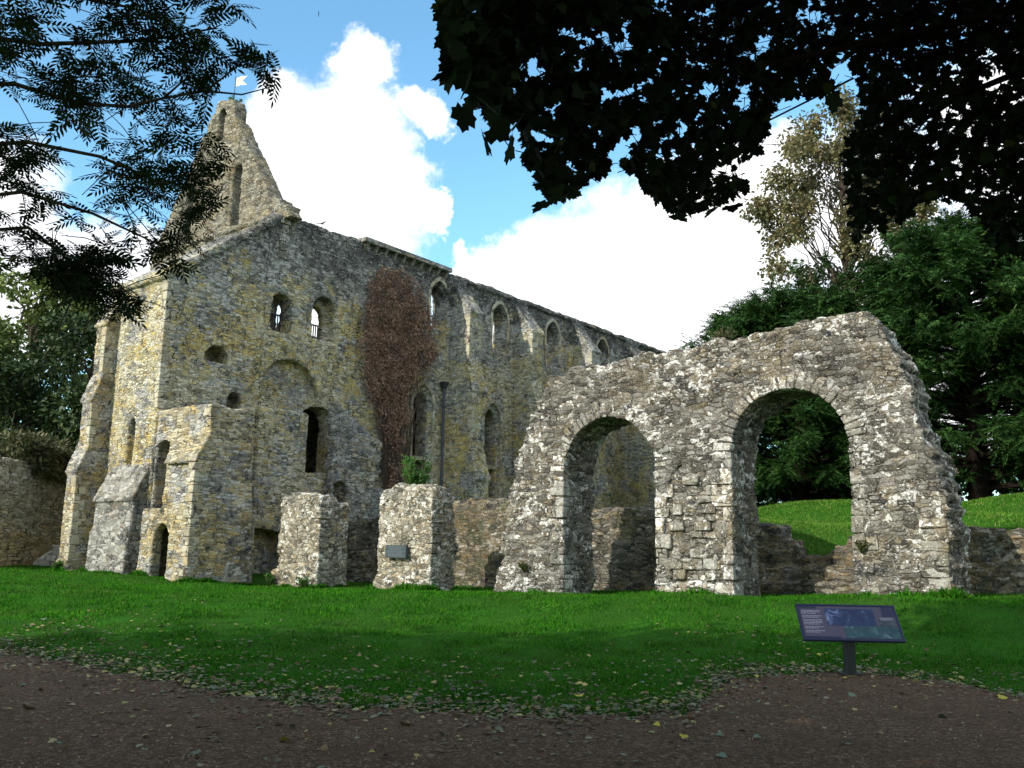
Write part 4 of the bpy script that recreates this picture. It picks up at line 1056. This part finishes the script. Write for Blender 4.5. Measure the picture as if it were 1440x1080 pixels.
yew((22.4, 43.5, 4.3), 20.0, 6.6, 300, 6, 'tallest dark yew beside the ragged right end of the arched wall', (0, 0), .05, [(x, 42.6+.4*math.sin(x*3), z) for x, z in ((17, 5.6), (18.5, 5.4), (20, 5.6), (21.5, 5.3), (23, 5.5), (24.5, 5.4), (26, 5.6), (27.5, 5.5), (16.6, 10), (16.8, 12.5), (17.6, 14.6))])
yew((30.5, 45, 4.4), 18.0, 6.6, 200, 9, 'dark yew at the right edge, farthest from the arches', (0, 0), .05)
yew((19, 55, 4.8), 15.5, 8.0, 190, 12, 'shaded yew standing behind the two nearer yews', (0, 0), .03)
lK = [((x, 59+.8*math.sin(x*1.7), 7.4+.7*math.sin(x*2.3)), 2.3) for x in np.arange(13.5, 46, 1.5)]
tree('gap_hedge', (24, 59, 5.0), lK, 130, OVAL, (.22, .38), M_HEDGE, 'added dark hedge closing the bright sky gaps below the yews', 'hedge', None, .1, .2, .6, False, .3, 1.0)  # added hedge, blocks sky gaps so it stays dark under the yews
# turning tree behind them
aL = ell_lumps((22.5, 60, 24), (6.2, 4, 9.5), 85, (.7, 1.4), 14, .5)
aL += [((17.6, 60, 25.5), 1.0), ((18.2, 60, 23), 1.2), ((19, 60, 27.5), 1.2), ((17.9, 60, 21), 1.1), ((20, 60, 30), 1.0), ((23, 60, 33.2), 1.3), ((21.2, 60, 32), .9), ((27, 60, 31), 1.5), ((26, 60, 34), 1.2)]
tree('turning_tree', (22.8, 60, 5), aL, 210, OVAL, (.2, .36), M_AUT, 'thin-leaved tree turning yellow and brown above the yews', 'tree', None, .22, .2, .4, True, .1, 1.0)
# left side
lT = ell_lumps((-31.5, 58, 13.2), (5.8, 4.5, 6.6), 42, (1.0, 1.9), 15, .5)
tree('broadleaf_tree', (-31.2, 58, 3.5), lT, 170, OVAL, (.26, .46), M_BROAD, 'tall green broadleaf tree with sky gaps beyond the garden wall', 'tree', None, .45, .2, .5, True, .25, .8)
lH = ell_lumps((-28, 50, 7.6), (5.2, 3.5, 4.0), 26, (1.2, 1.9), 16, .45, 4.0)
tree('evergreen_bush', (-27.5, 50, 3.2), lH, 300, OVAL, (.2, .34), M_HEDGE, 'dark evergreen bush between garden wall and broadleaf tree', 'bush', None, .25, .1, .6, True, .4, .85)
lH = ell_lumps((-24.0, 51, 10.0), (2.6, 3.0, 5.0), 16, (1.0, 1.6), 26, .45, 5.0)
tree('dark_tree', (-24.0, 51, 3.0), lH, 260, OVAL, (.22, .36), M_HEDGE, 'narrow dark tree peeping out beside the far stepped buttress', 'tree', None, .25, .1, .6, True, .4, .9)
lS = [((-21.0+RNG.normal()*.25, y, 5.15+RNG.uniform(0, .7)), RNG.uniform(.5, .85)) for y in np.arange(38.6, 43.6, .36)]
lS += [((-20.55, y, 4.5+RNG.uniform(0, .4)), .4) for y in np.arange(39.5, 43.5, .5)]
tree('wall_shrub', (-21.1, 41, 4.8), lS, 700, LANCE, (.16, .34), M_SHRUB, 'straggly grey-green shrub growing along top of the garden wall', 'shrub', None, .05, .1, .8, False, .2, .8)

# creeper on the side wall
def creeper():
    poly = [(29.8, 14.9), (30.6, 15.7), (31.6, 16.0), (33.0, 15.8), (34.0, 14.9), (34.6, 13.6), (35.05, 12.3), (34.9, 11.3), (34.2, 10.5), (33.3, 9.6), (32.8, 7.6), (32.35, 4.4), (32.1, 3.0), (31.8, 3.4), (31.45, 6.6), (30.6, 8.0), (29.9, 8.8), (29.45, 10.2), (29.35, 12.4)]
    b = (-33.1, 32.3, .3); t = empty('wall_creeper', (*W(b[0], b[1]), b[2]), -TH, 'leafless reddish-brown creeper covering a patch of the long side wall', 'creeper')
    xy = poly_samples(poly, 30000); e = vnoise(np.stack([xy[:, 0]/.5, xy[:, 1]/.5, xy[:, 0]*0], -1))
    sd = poly_sdf(xy[:, 0].copy(), xy[:, 1].copy(), poly)
    keep = (sd < -.35-.75*e) | (RNG.random(len(xy)) < .16); xy = xy[keep]; n = len(xy)
    lump = vnoise(np.stack([xy[:, 0]/.55, xy[:, 1]/.55, xy[:, 0]*0+4], -1))
    P_ = np.stack([np.full(n, -33.2)+.12+.28*RNG.random(n)+.16*lump, xy[:, 0], xy[:, 1]], -1)-np.array(b)
    D_ = RNG.normal(size=(n, 3))*(.5, .8, .7)+(.25, 0, -.5)
    leaves('foliage', *LANCE, P_, frames(D_, RNG.normal(size=(n, 3))*.5+(1, 0, 0)), RNG.uniform(.07, .16, n), M_CREEP, t)
    tb = Tubes(5)
    for k in range(70):
        v0 = RNG.uniform(31.7, 33.3); v = v0; z = .3; pts = [(-33.1-b[0], v-b[1], z-b[2])]; tv, tz = xy[RNG.integers(n)]
        for i in range(9):
            f = (i+1)/9; pts.append((-33.2+RNG.uniform(.02, .2)-b[0], v0+(tv-v0)*f**1.4+RNG.normal()*.12-b[1], .3+(tz-.3)*f-b[2]))
        tb.add(pts, list(np.linspace(.03, .008, 10)))
    link('stems', tb.mesh('stems'), plain('creeper_stem', (.09, .065, .05), .9, .1), t)
creeper()

# small plants
def plant(name, base, h, w, n, sc, mat, label, tm=LANCE, up=.9, cat='plant'):
    t = empty(name, base, 0, label, cat); P_, D_ = [], []; tb = Tubes(4)
    for k in range(n):
        a = RNG.uniform(0, 2*math.pi); r = w*RNG.random()**.5; f = np.array((r*math.cos(a), r*math.sin(a), h*RNG.uniform(.55, 1)))
        tb.add([(f[0]*.1, f[1]*.1, 0), (f[0]*.5, f[1]*.5, f[2]*.55), tuple(f)], [.02, .012, .005])
        for j in range(16):
            q = RNG.uniform(.2, 1); p = np.array((f[0]*(.1+.9*q*q), f[1]*(.1+.9*q*q), f[2]*q)); P_.append(p); b = RNG.uniform(0, 2*math.pi); D_.append((math.cos(b), math.sin(b), up*RNG.uniform(.2, 1.4)))
    n = len(P_); link('stems', tb.mesh('stems'), plain('stem', (.07, .09, .03), .8, .1), t)
    leaves('foliage', *tm, np.array(P_), frames(np.array(D_), RNG.normal(size=(n, 3))*.5+(0, 0, 1)), RNG.uniform(sc[0], sc[1], n), mat, t)
    return t
plant('leafy_plant', (*W(-26.8, 27.4), 3.2), 2.3, .8, 60, (.16, .32), M_PLANT, 'bright green leafy plant sprouting from the low wall below the brown creeper')
for u, v, h, w, lab in ((-28.75, 21.75, .55, .3, 'small green tuft at the left foot of the narrower pier'), (-26.75, 21.72, .42, .3, 'small green tuft at the right foot of the narrower pier'), (-37.15, 17.75, .45, .2, 'little fern at the foot of the far stepped buttress')):
    x, y = W(u, v); plant('small_plant', (x, y, gz(x, y)-.03), h, w, 16, (.09, .16), M_PLANT, lab)
for u, z, lab in ((-16.9, 1.05, 'dry tuft growing on the ledge left of the lower arch'), (-6.95, 1.75, 'dry grey tuft growing on the face right of the higher arch')):
    x, y = W(u, 21.93 if z > 1.5 else 21.96); plant('dry_tuft', (x, y, z-.05), .3, .22, 12, (.08, .16), M_SHRUB, lab)

for u, v, z, lab in ((-10.6, 22.5, 7.2, 'green tuft growing on the crest of the arched wall'), (-38.6, 25.1, 23.95, 'grassy green tuft growing on the gable top')):
    plant('small_plant', (*W(u, v), z), .45, .42, 22, (.09, .18), M_SHRUB if v < 23 else M_PLANT, lab)
# birds, and a leaf dropping through the air
def bird():
    x, y = W(-33.5, 27.1); t = empty('bird', (x, y, 16.93), .4, 'small dark bird perched on top of the long side wall', 'bird')
    bm = bmesh.new(); st = [(-.13, .0, .13, .012), (-.07, 0, .13, .03), (0, 0, .15, .055), (.06, 0, .19, .055), (.10, 0, .235, .034), (.13, 0, .26, .034), (.16, 0, .262, .02), (.185, 0, .258, .004)]
    rr = []
    for x, y, z, r in st: rr.append([bm.verts.new((x, y+r*math.cos(2*math.pi*k/8), z+r*math.sin(2*math.pi*k/8))) for k in range(8)])
    for a, b in zip(rr[:-1], rr[1:]):
        for k in range(8): bm.faces.new((a[k], a[(k+1) % 8], b[(k+1) % 8], b[k]))
    bm.faces.new(rr[0][::-1]); bm.faces.new(rr[-1])
    hexa(bm, [(-.28, -.03, .10), (-.10, -.025, .12), (-.10, .025, .12), (-.28, .03, .10), (-.28, -.03, .115), (-.10, -.025, .14), (-.10, .025, .14), (-.28, .03, .115)])
    for sy in (-.02, .02): hexa(bm, [(.0, sy-.005, -.02), (.01, sy-.005, -.02), (.02, sy-.005, .12), (.01, sy-.005, .12), (.0, sy+.005, -.02), (.01, sy+.005, -.02), (.02, sy+.005, .12), (.01, sy+.005, .12)])
    link('body', bm_mesh('body', bm, True), plain('feather', (.02, .02, .022), .7, .2), t)
bird()
fo = leaves('falling_leaf', *LANCE, np.zeros((1, 3)), frames(np.array([[.05, .2, -1.0]]), np.array([[.9, .5, .0]])), [.055], M_ASH, None, (-1.45, 6.0, 5.43))
tag(fo, 'single tiny dark leaf falling against the blue sky', 'leaf')

# ------------------------------------------------------------------ information panel
ip = empty('info_panel', (4.68, 12.9, 0), math.radians(-2), 'low slanting visitor information panel on a single dark post', 'sign')
M_NAVY = plain('panel_navy', (.022, .028, .07), .5, .25, .15, 3)
bm = bmesh.new(); box(bm, (-.065, -.05, -.3), (.075, .07, .62), 0, .012); link('post', bm_mesh('post', bm), plain('post_dark', (.018, .02, .022), .5, .35), ip)
TIL = math.atan2(.45, .36)
def on_board(me):
    me.transform(Matrix.Translation((0.005, -.06, .715)) @ Matrix.Rotation(TIL, 4, 'X') @ Matrix.Scale(.97, 4)); return me
bm = bmesh.new(); box(bm, (-.685, -.285, -.03), (.685, .285, .0), 0, .01); bd = link('board', on_board(bm_mesh('board', bm)), M_NAVY, ip)
bm = bmesh.new()
for x0, x1, y0, y1 in ((-.70, .70, .275, .30), (-.70, .70, -.30, -.275), (-.70, -.675, -.275, .275), (.675, .70, -.275, .275)): box(bm, (x0, y0, -.036), (x1, y1, .008), 0, .003)
link('frame', on_board(bm_mesh('frame', bm)), M_NAVY, bd)
bm = bmesh.new(); box(bm, (-.13, -.1, .03), (.14, .14, .045), 0, .004); link('foot_plate', bm_mesh('foot_plate', bm), M_IRON, ip)
def sheet(name, x0, x1, y0, y1, z, mat):
    bm = bmesh.new(); box(bm, (x0, y0, -.001), (x1, y1, z)); return link(name, on_board(bm_mesh(name, bm)), mat, bd)
sheet('background_print', -.66, .66, -.262, .265, .002, plain('print_mauve', (.085, .072, .115), .5, .2, .12, 2))
sheet('header_strip', -.66, -.42, .225, .266, .004, M_NAVY)
sheet('corner_block', .49, .665, .10, .268, .004, M_NAVY)
sheet('footer_strip', -.66, -.17, -.264, -.235, .004, M_NAVY)
def picture(name, cols, sc, base):
    g = G(name); co = g.n('ShaderNodeTexCoord').outputs['Object']
    a = g.noise(co, sc, 6, .65, .6).outputs[0]; c = g.ramp(a, cols); bs = g.bsdf(c, .5, .2); return g.m
sheet('site_drawing', -.315, .375, -.055, .225, .004, picture('print_site', [(.35, (.02, .03, .085)), (.56, (.03, .05, .12)), (.64, (.16, .19, .36)), (.72, (.38, .42, .6))], 5.5, 0))
sheet('ruin_drawing', -.10, .66, -.258, -.062, .0045, picture('print_ruin', [(.35, (.02, .055, .075)), (.55, (.04, .09, .11)), (.66, (.12, .18, .2)), (.75, (.35, .4, .4))], 7, 0))
sheet('small_photo', .42, .64, -.05, .06, .006, picture('print_photo', [(.4, (.03, .045, .06)), (.6, (.08, .1, .12)), (.75, (.3, .3, .32))], 14, 0))
rr = random.Random(3)
M_TXT = plain('print_text', (.36, .33, .42), .5, .2)
y = .195
for para in (3, 2, 4, 2, 2):
    bm = bmesh.new()
    for r in range(para):
        x = -.64; end = -.375-(.08*rr.random() if r == para-1 else 0)
        while x < end:
            w = rr.uniform(.012, .04); box(bm, (x, y-.011, .002), (min(x+w, end), y, .0032)); x += w+.008
        y -= .024
    y -= .018
    link('text_block', on_board(bm_mesh('text_block', bm)), M_TXT, bd)
bm = bmesh.new()
for k in range(4):
    x = .44
    while x < .62: w = rr.uniform(.012, .04); box(bm, (x, .085-k*.012-.006, .002), (min(x+w, .63), .085-k*.012, .0068)); x += w+.008
link('caption', on_board(bm_mesh('caption', bm)), M_TXT, bd)

# ------------------------------------------------------------------ grass, litter, gravel
def off_path(x, y): return y-edge_y(x)
n = 420000
yy = 8.5+(44-8.5)*RNG.random(n)**2.4; xx = (RNG.random(n)-.5)*1.34*yy
dd = off_path(xx, yy); k = (dd > -.05-.12*RNG.random(n)**3)
k &= ~((np.abs(xx-4.7) < .5) & (np.abs(yy-13.0) < .35) & (RNG.random(n) < .7))
uu = CS*xx-SN*yy; vv = SN*xx+CS*yy
k &= ~((uu > -38) & (uu < -5) & (vv > 21.85) & (vv < 23.4)); k &= ~((uu < -29) & (vv > 19))
xx, yy = xx[k], yy[k]; n = len(xx)
P_ = np.stack([xx, yy, ground(xx, yy)-.004], -1)
BLADE = ([(-.5, 0, 0), (.5, 0, 0), (.12, .55, .12), (0, 1, .42)], [(0, 1, 2, 3)])
fat = np.clip(yy/11, .8, 3.2)
dirs = RNG.normal(size=(n, 3))*(.42, .42, 0)+(0, 0, 1)
R_ = frames(dirs, RNG.normal(size=(n, 3))*(1, 1, .05)); R_[:, :, 0] *= (.17*fat/np.clip(yy/14, .8, 1.6))[:, None]
ln = RNG.uniform(.025, .06, n)*np.clip(yy/13, .9, 1.6)
ln *= 1+.5*vnoise(np.stack([xx/.5, yy/.5, xx*0], -1))
M_BLADE = leaf_mat('grass_blade', [(.008, .055, .003), (.019, .118, .005), (.038, .18, .009), (.085, .215, .02)], .3, .8, .05, .8, (.06, .115, .022))
g = leaves('grass', *BLADE, P_, R_, ln, M_BLADE, None); tag(g, 'short mown grass blades covering the lawn', 'grass', kind='stuff')
seg = [((-17.9, 21.88), (-15.6, 21.88)), ((-12.4, 21.93), (-10.2, 21.93)), ((-7.1, 21.93), (-5.0, 21.93)), ((-28.75, 21.88), (-26.3, 21.88)), ((-23.4, 21.88), (-20.7, 21.88)), ((-26.28, 21.9), (-26.28, 23.3)), ((-20.66, 21.9), (-20.66, 23.2)),
       ((-36.4, 18.4), (-33.3, 18.35)), ((-33, 18.66), (-32.05, 18.66)), ((-30.95, 18.66), (-29.45, 18.66)), ((-29.45, 18.7), (-29.45, 21.6)), ((-37.8, 17.9), (-36.85, 17.9)), ((-5.0, 21.9), (-5.0, 23.7))]
UV = []
for (a, b), (c, d) in seg:
    m = int(520*math.hypot(c-a, d-b)); q = RNG.random(m)[:, None]; UV.append(np.array((a, b))+q*(np.array((c, d))-np.array((a, b)))-np.abs(RNG.normal(size=(m, 2)))*(0, .07)+RNG.normal(size=(m, 2))*.03)
UV = np.concatenate(UV); x, y = CS*UV[:, 0]+SN*UV[:, 1], -SN*UV[:, 0]+CS*UV[:, 1]; n = len(x)
R_ = frames(RNG.normal(size=(n, 3))*(.5, .5, 0)+(0, 0, 1), RNG.normal(size=(n, 3))*(1, 1, .05)); R_[:, :, 0] *= .3
ln = RNG.uniform(.06, .17, n)*np.clip(1+1.2*vnoise(np.stack([x/.6, y/.6, x*0], -1)), .3, 2)
g = leaves('wall_foot_grass', *BLADE, np.stack([x, y, ground(x, y)-.01], -1), R_, ln, M_BLADE, None); tag(g, 'unmown ragged grass along the feet of the ruined walls', 'grass', kind='stuff')
# grass of the bank behind the arches
n = 150000
uu = RNG.uniform(-22, 8, n); vv = 28.1+18*RNG.random(n)**1.4; xx, yy = CS*uu+SN*vv, -SN*uu+CS*vv
P_ = np.stack([xx, yy, ground(xx, yy)-.01], -1)
dirs = RNG.normal(size=(n, 3))*(.5, .5, 0)+(0, 0, 1)
R_ = frames(dirs, RNG.normal(size=(n, 3))*(1, 1, .05)); R_[:, :, 0] *= .35
g = leaves('bank_grass', *BLADE, P_, R_, RNG.uniform(.05, .13, n), leaf_mat('bank_blade', [(.035, .12, .010), (.07, .20, .018), (.13, .27, .04), (.22, .25, .08)], .3, .8, .05, .8), None)
tag(g, 'longer bright grass on the bank seen through the higher arch', 'grass', kind='stuff')

M_LIT = leaf_mat('fallen_leaf', [(0, (.08, .05, .028)), (.35, (.19, .13, .075)), (.6, (.12, .14, .08)), (.8, (.24, .24, .16)), (.93, (.36, .32, .08)), (1, (.46, .38, .22))], .1, .7, .25)
def litter_pos(n):
    x = RNG.uniform(-8.5, 7.5, n); off = RNG.normal(size=n)*.42+.10
    far = RNG.random(n) < .35; off[far] = np.abs(RNG.normal(size=far.sum()))*2.6
    onp = RNG.random(n) < .14; off[onp] = -np.abs(RNG.normal(size=onp.sum()))*1.8
    return x, edge_y(x)+off
def lay(x, y, lift):
    n = len(x); a = RNG.uniform(0, 2*math.pi, n)
    d = np.stack([np.cos(a), np.sin(a), RNG.normal(size=n)*.12], -1); nn = RNG.normal(size=(n, 3))*.28+(0, 0, 1)
    return np.stack([x, y, ground(x, y)+lift], -1), frames(d, nn)
x, y = litter_pos(8000); P_, R_ = lay(x, y, RNG.uniform(.015, .035, len(x)))
half = len(x)//2
V1 = leaves('leaf_litter', *OVAL, P_, R_, RNG.uniform(.035, .10, len(x)), M_LIT); tag(V1, 'scattered small fallen leaves along the edge of the lawn', 'leaf litter', kind='stuff')
# larger single leaves: each its own object
KINDS = [('yellow', (.42, .36, .05), 'yellow fallen leaf lying near the edge of the path'), ('brown', (.20, .13, .07), 'brown curled fallen leaf lying near the edge of the path'), ('pale', (.13, .17, .11), 'pale grey-green fallen leaf lying near the edge of the path')]
protos = []
for nm, c, lab in KINDS:
    T = np.array(MAPLE[0]); T[:, 2] = .35*np.abs(T[:, 0])**1.3+.12*np.sin(T[:, 1]*4)*.5
    me = np_mesh('fallen_leaf', T-np.array((0, .5, 0)), np.array(MAPLE[1][0]), np.array([len(T)]), False, np.zeros(len(T)))
    me.materials.append(plain('dry_leaf_'+nm, c, .7, .25, .35, 9)); protos.append((me, lab))
spots = [(1.4, 8.9, 0), (-3.0, 8.0, 1), (-4.6, 9.2, 1), (3.1, 11.4, 2), (4.0, 11.0, 2), (6.0, 12.55, 0), (5.55, 11.9, 2), (6.6, 9.6, 2), (2.2, 8.4, 2), (2.9, 8.2, 2), (-.55, 8.3, 2), (-1.9, 8.5, 2), (-3.6, 7.7, 2), (-.9, 8.7, 1), (.9, 9.75, 0), (1.9, 10.3, 1), (-5.4, 10.6, 2), (-1.2, 9.2, 2), (3.6, 12.6, 2), (5.75, 11.0, 0), (6.1, 11.3, 0),
         (4.4, 9.6, 2), (-4.2, 7.6, 2), (-2.4, 7.4, 2), (.3, 7.7, 1), (1.7, 7.6, 2), (3.4, 8.7, 1), (4.8, 8.2, 2), (5.4, 9.5, 2)]
for k in range(60):
    x, y = litter_pos(1); spots.append((float(x[0]), float(y[0]), random.choice((0, 1, 1, 2, 2))))
for x, y, k in spots:
    me, lab = protos[k]; o = bpy.data.objects.new('fallen_leaf', me); COL.objects.link(o)
    o.location = (x, y, gz(x, y)+.03); o.rotation_euler = (random.gauss(0, .3), random.gauss(0, .3), random.uniform(0, 6.28)); s_ = random.uniform(.055, .11); o.scale = (s_, s_*random.uniform(.8, 1.1), s_)
    tag(o, lab, 'leaf', 'fallen leaves beside the path')
# loose gravel
ICO = bmesh.new(); bmesh.ops.create_icosphere(ICO, subdivisions=1, radius=1.0)
IV = [tuple(v.co*Vector((1, .8, .55))) for v in ICO.verts]; IF = [tuple(v.index for v in f.verts) for f in ICO.faces]; ICO.free()
n = 16000; yy = 6+9*RNG.random(n)**1.6; xx = (RNG.random(n)-.5)*1.3*yy; k = off_path(xx, yy) < .03; xx, yy = xx[k], yy[k]; n = len(xx)
P_ = np.stack([xx, yy, ground(xx, yy)+.014], -1)
M_GRAV = leaf_mat('gravel_stone', [(.06, .042, .028), (.15, .105, .07), (.25, .18, .125), (.4, .32, .25)], 0, .9, .15)
g = leaves('gravel', IV, IF, P_, rand_rot(n), .004+.010*RNG.random(n)**3, M_GRAV); tag(g, 'loose small stones scattered over the brown path', 'gravel', kind='stuff')
# fallen twigs on the path
tb = Tubes(4)
for k in range(90):
    x, y = litter_pos(1); x, y = float(x[0]), float(y[0])-.3*abs(random.gauss(0, 1)); a = random.uniform(0, 3.14); L = random.uniform(.05, .22); z = gz(x, y)+.028
    tb.add([(x-L*math.cos(a), y-L*math.sin(a), z), (x+.02, y, z+.012), (x+L*math.cos(a), y+L*math.sin(a), z)], [.004, .005, .003])
tag(link('twig_litter', tb.mesh('twig_litter'), M_BARK), 'thin broken twigs lying among the fallen leaves', 'twigs', kind='stuff')
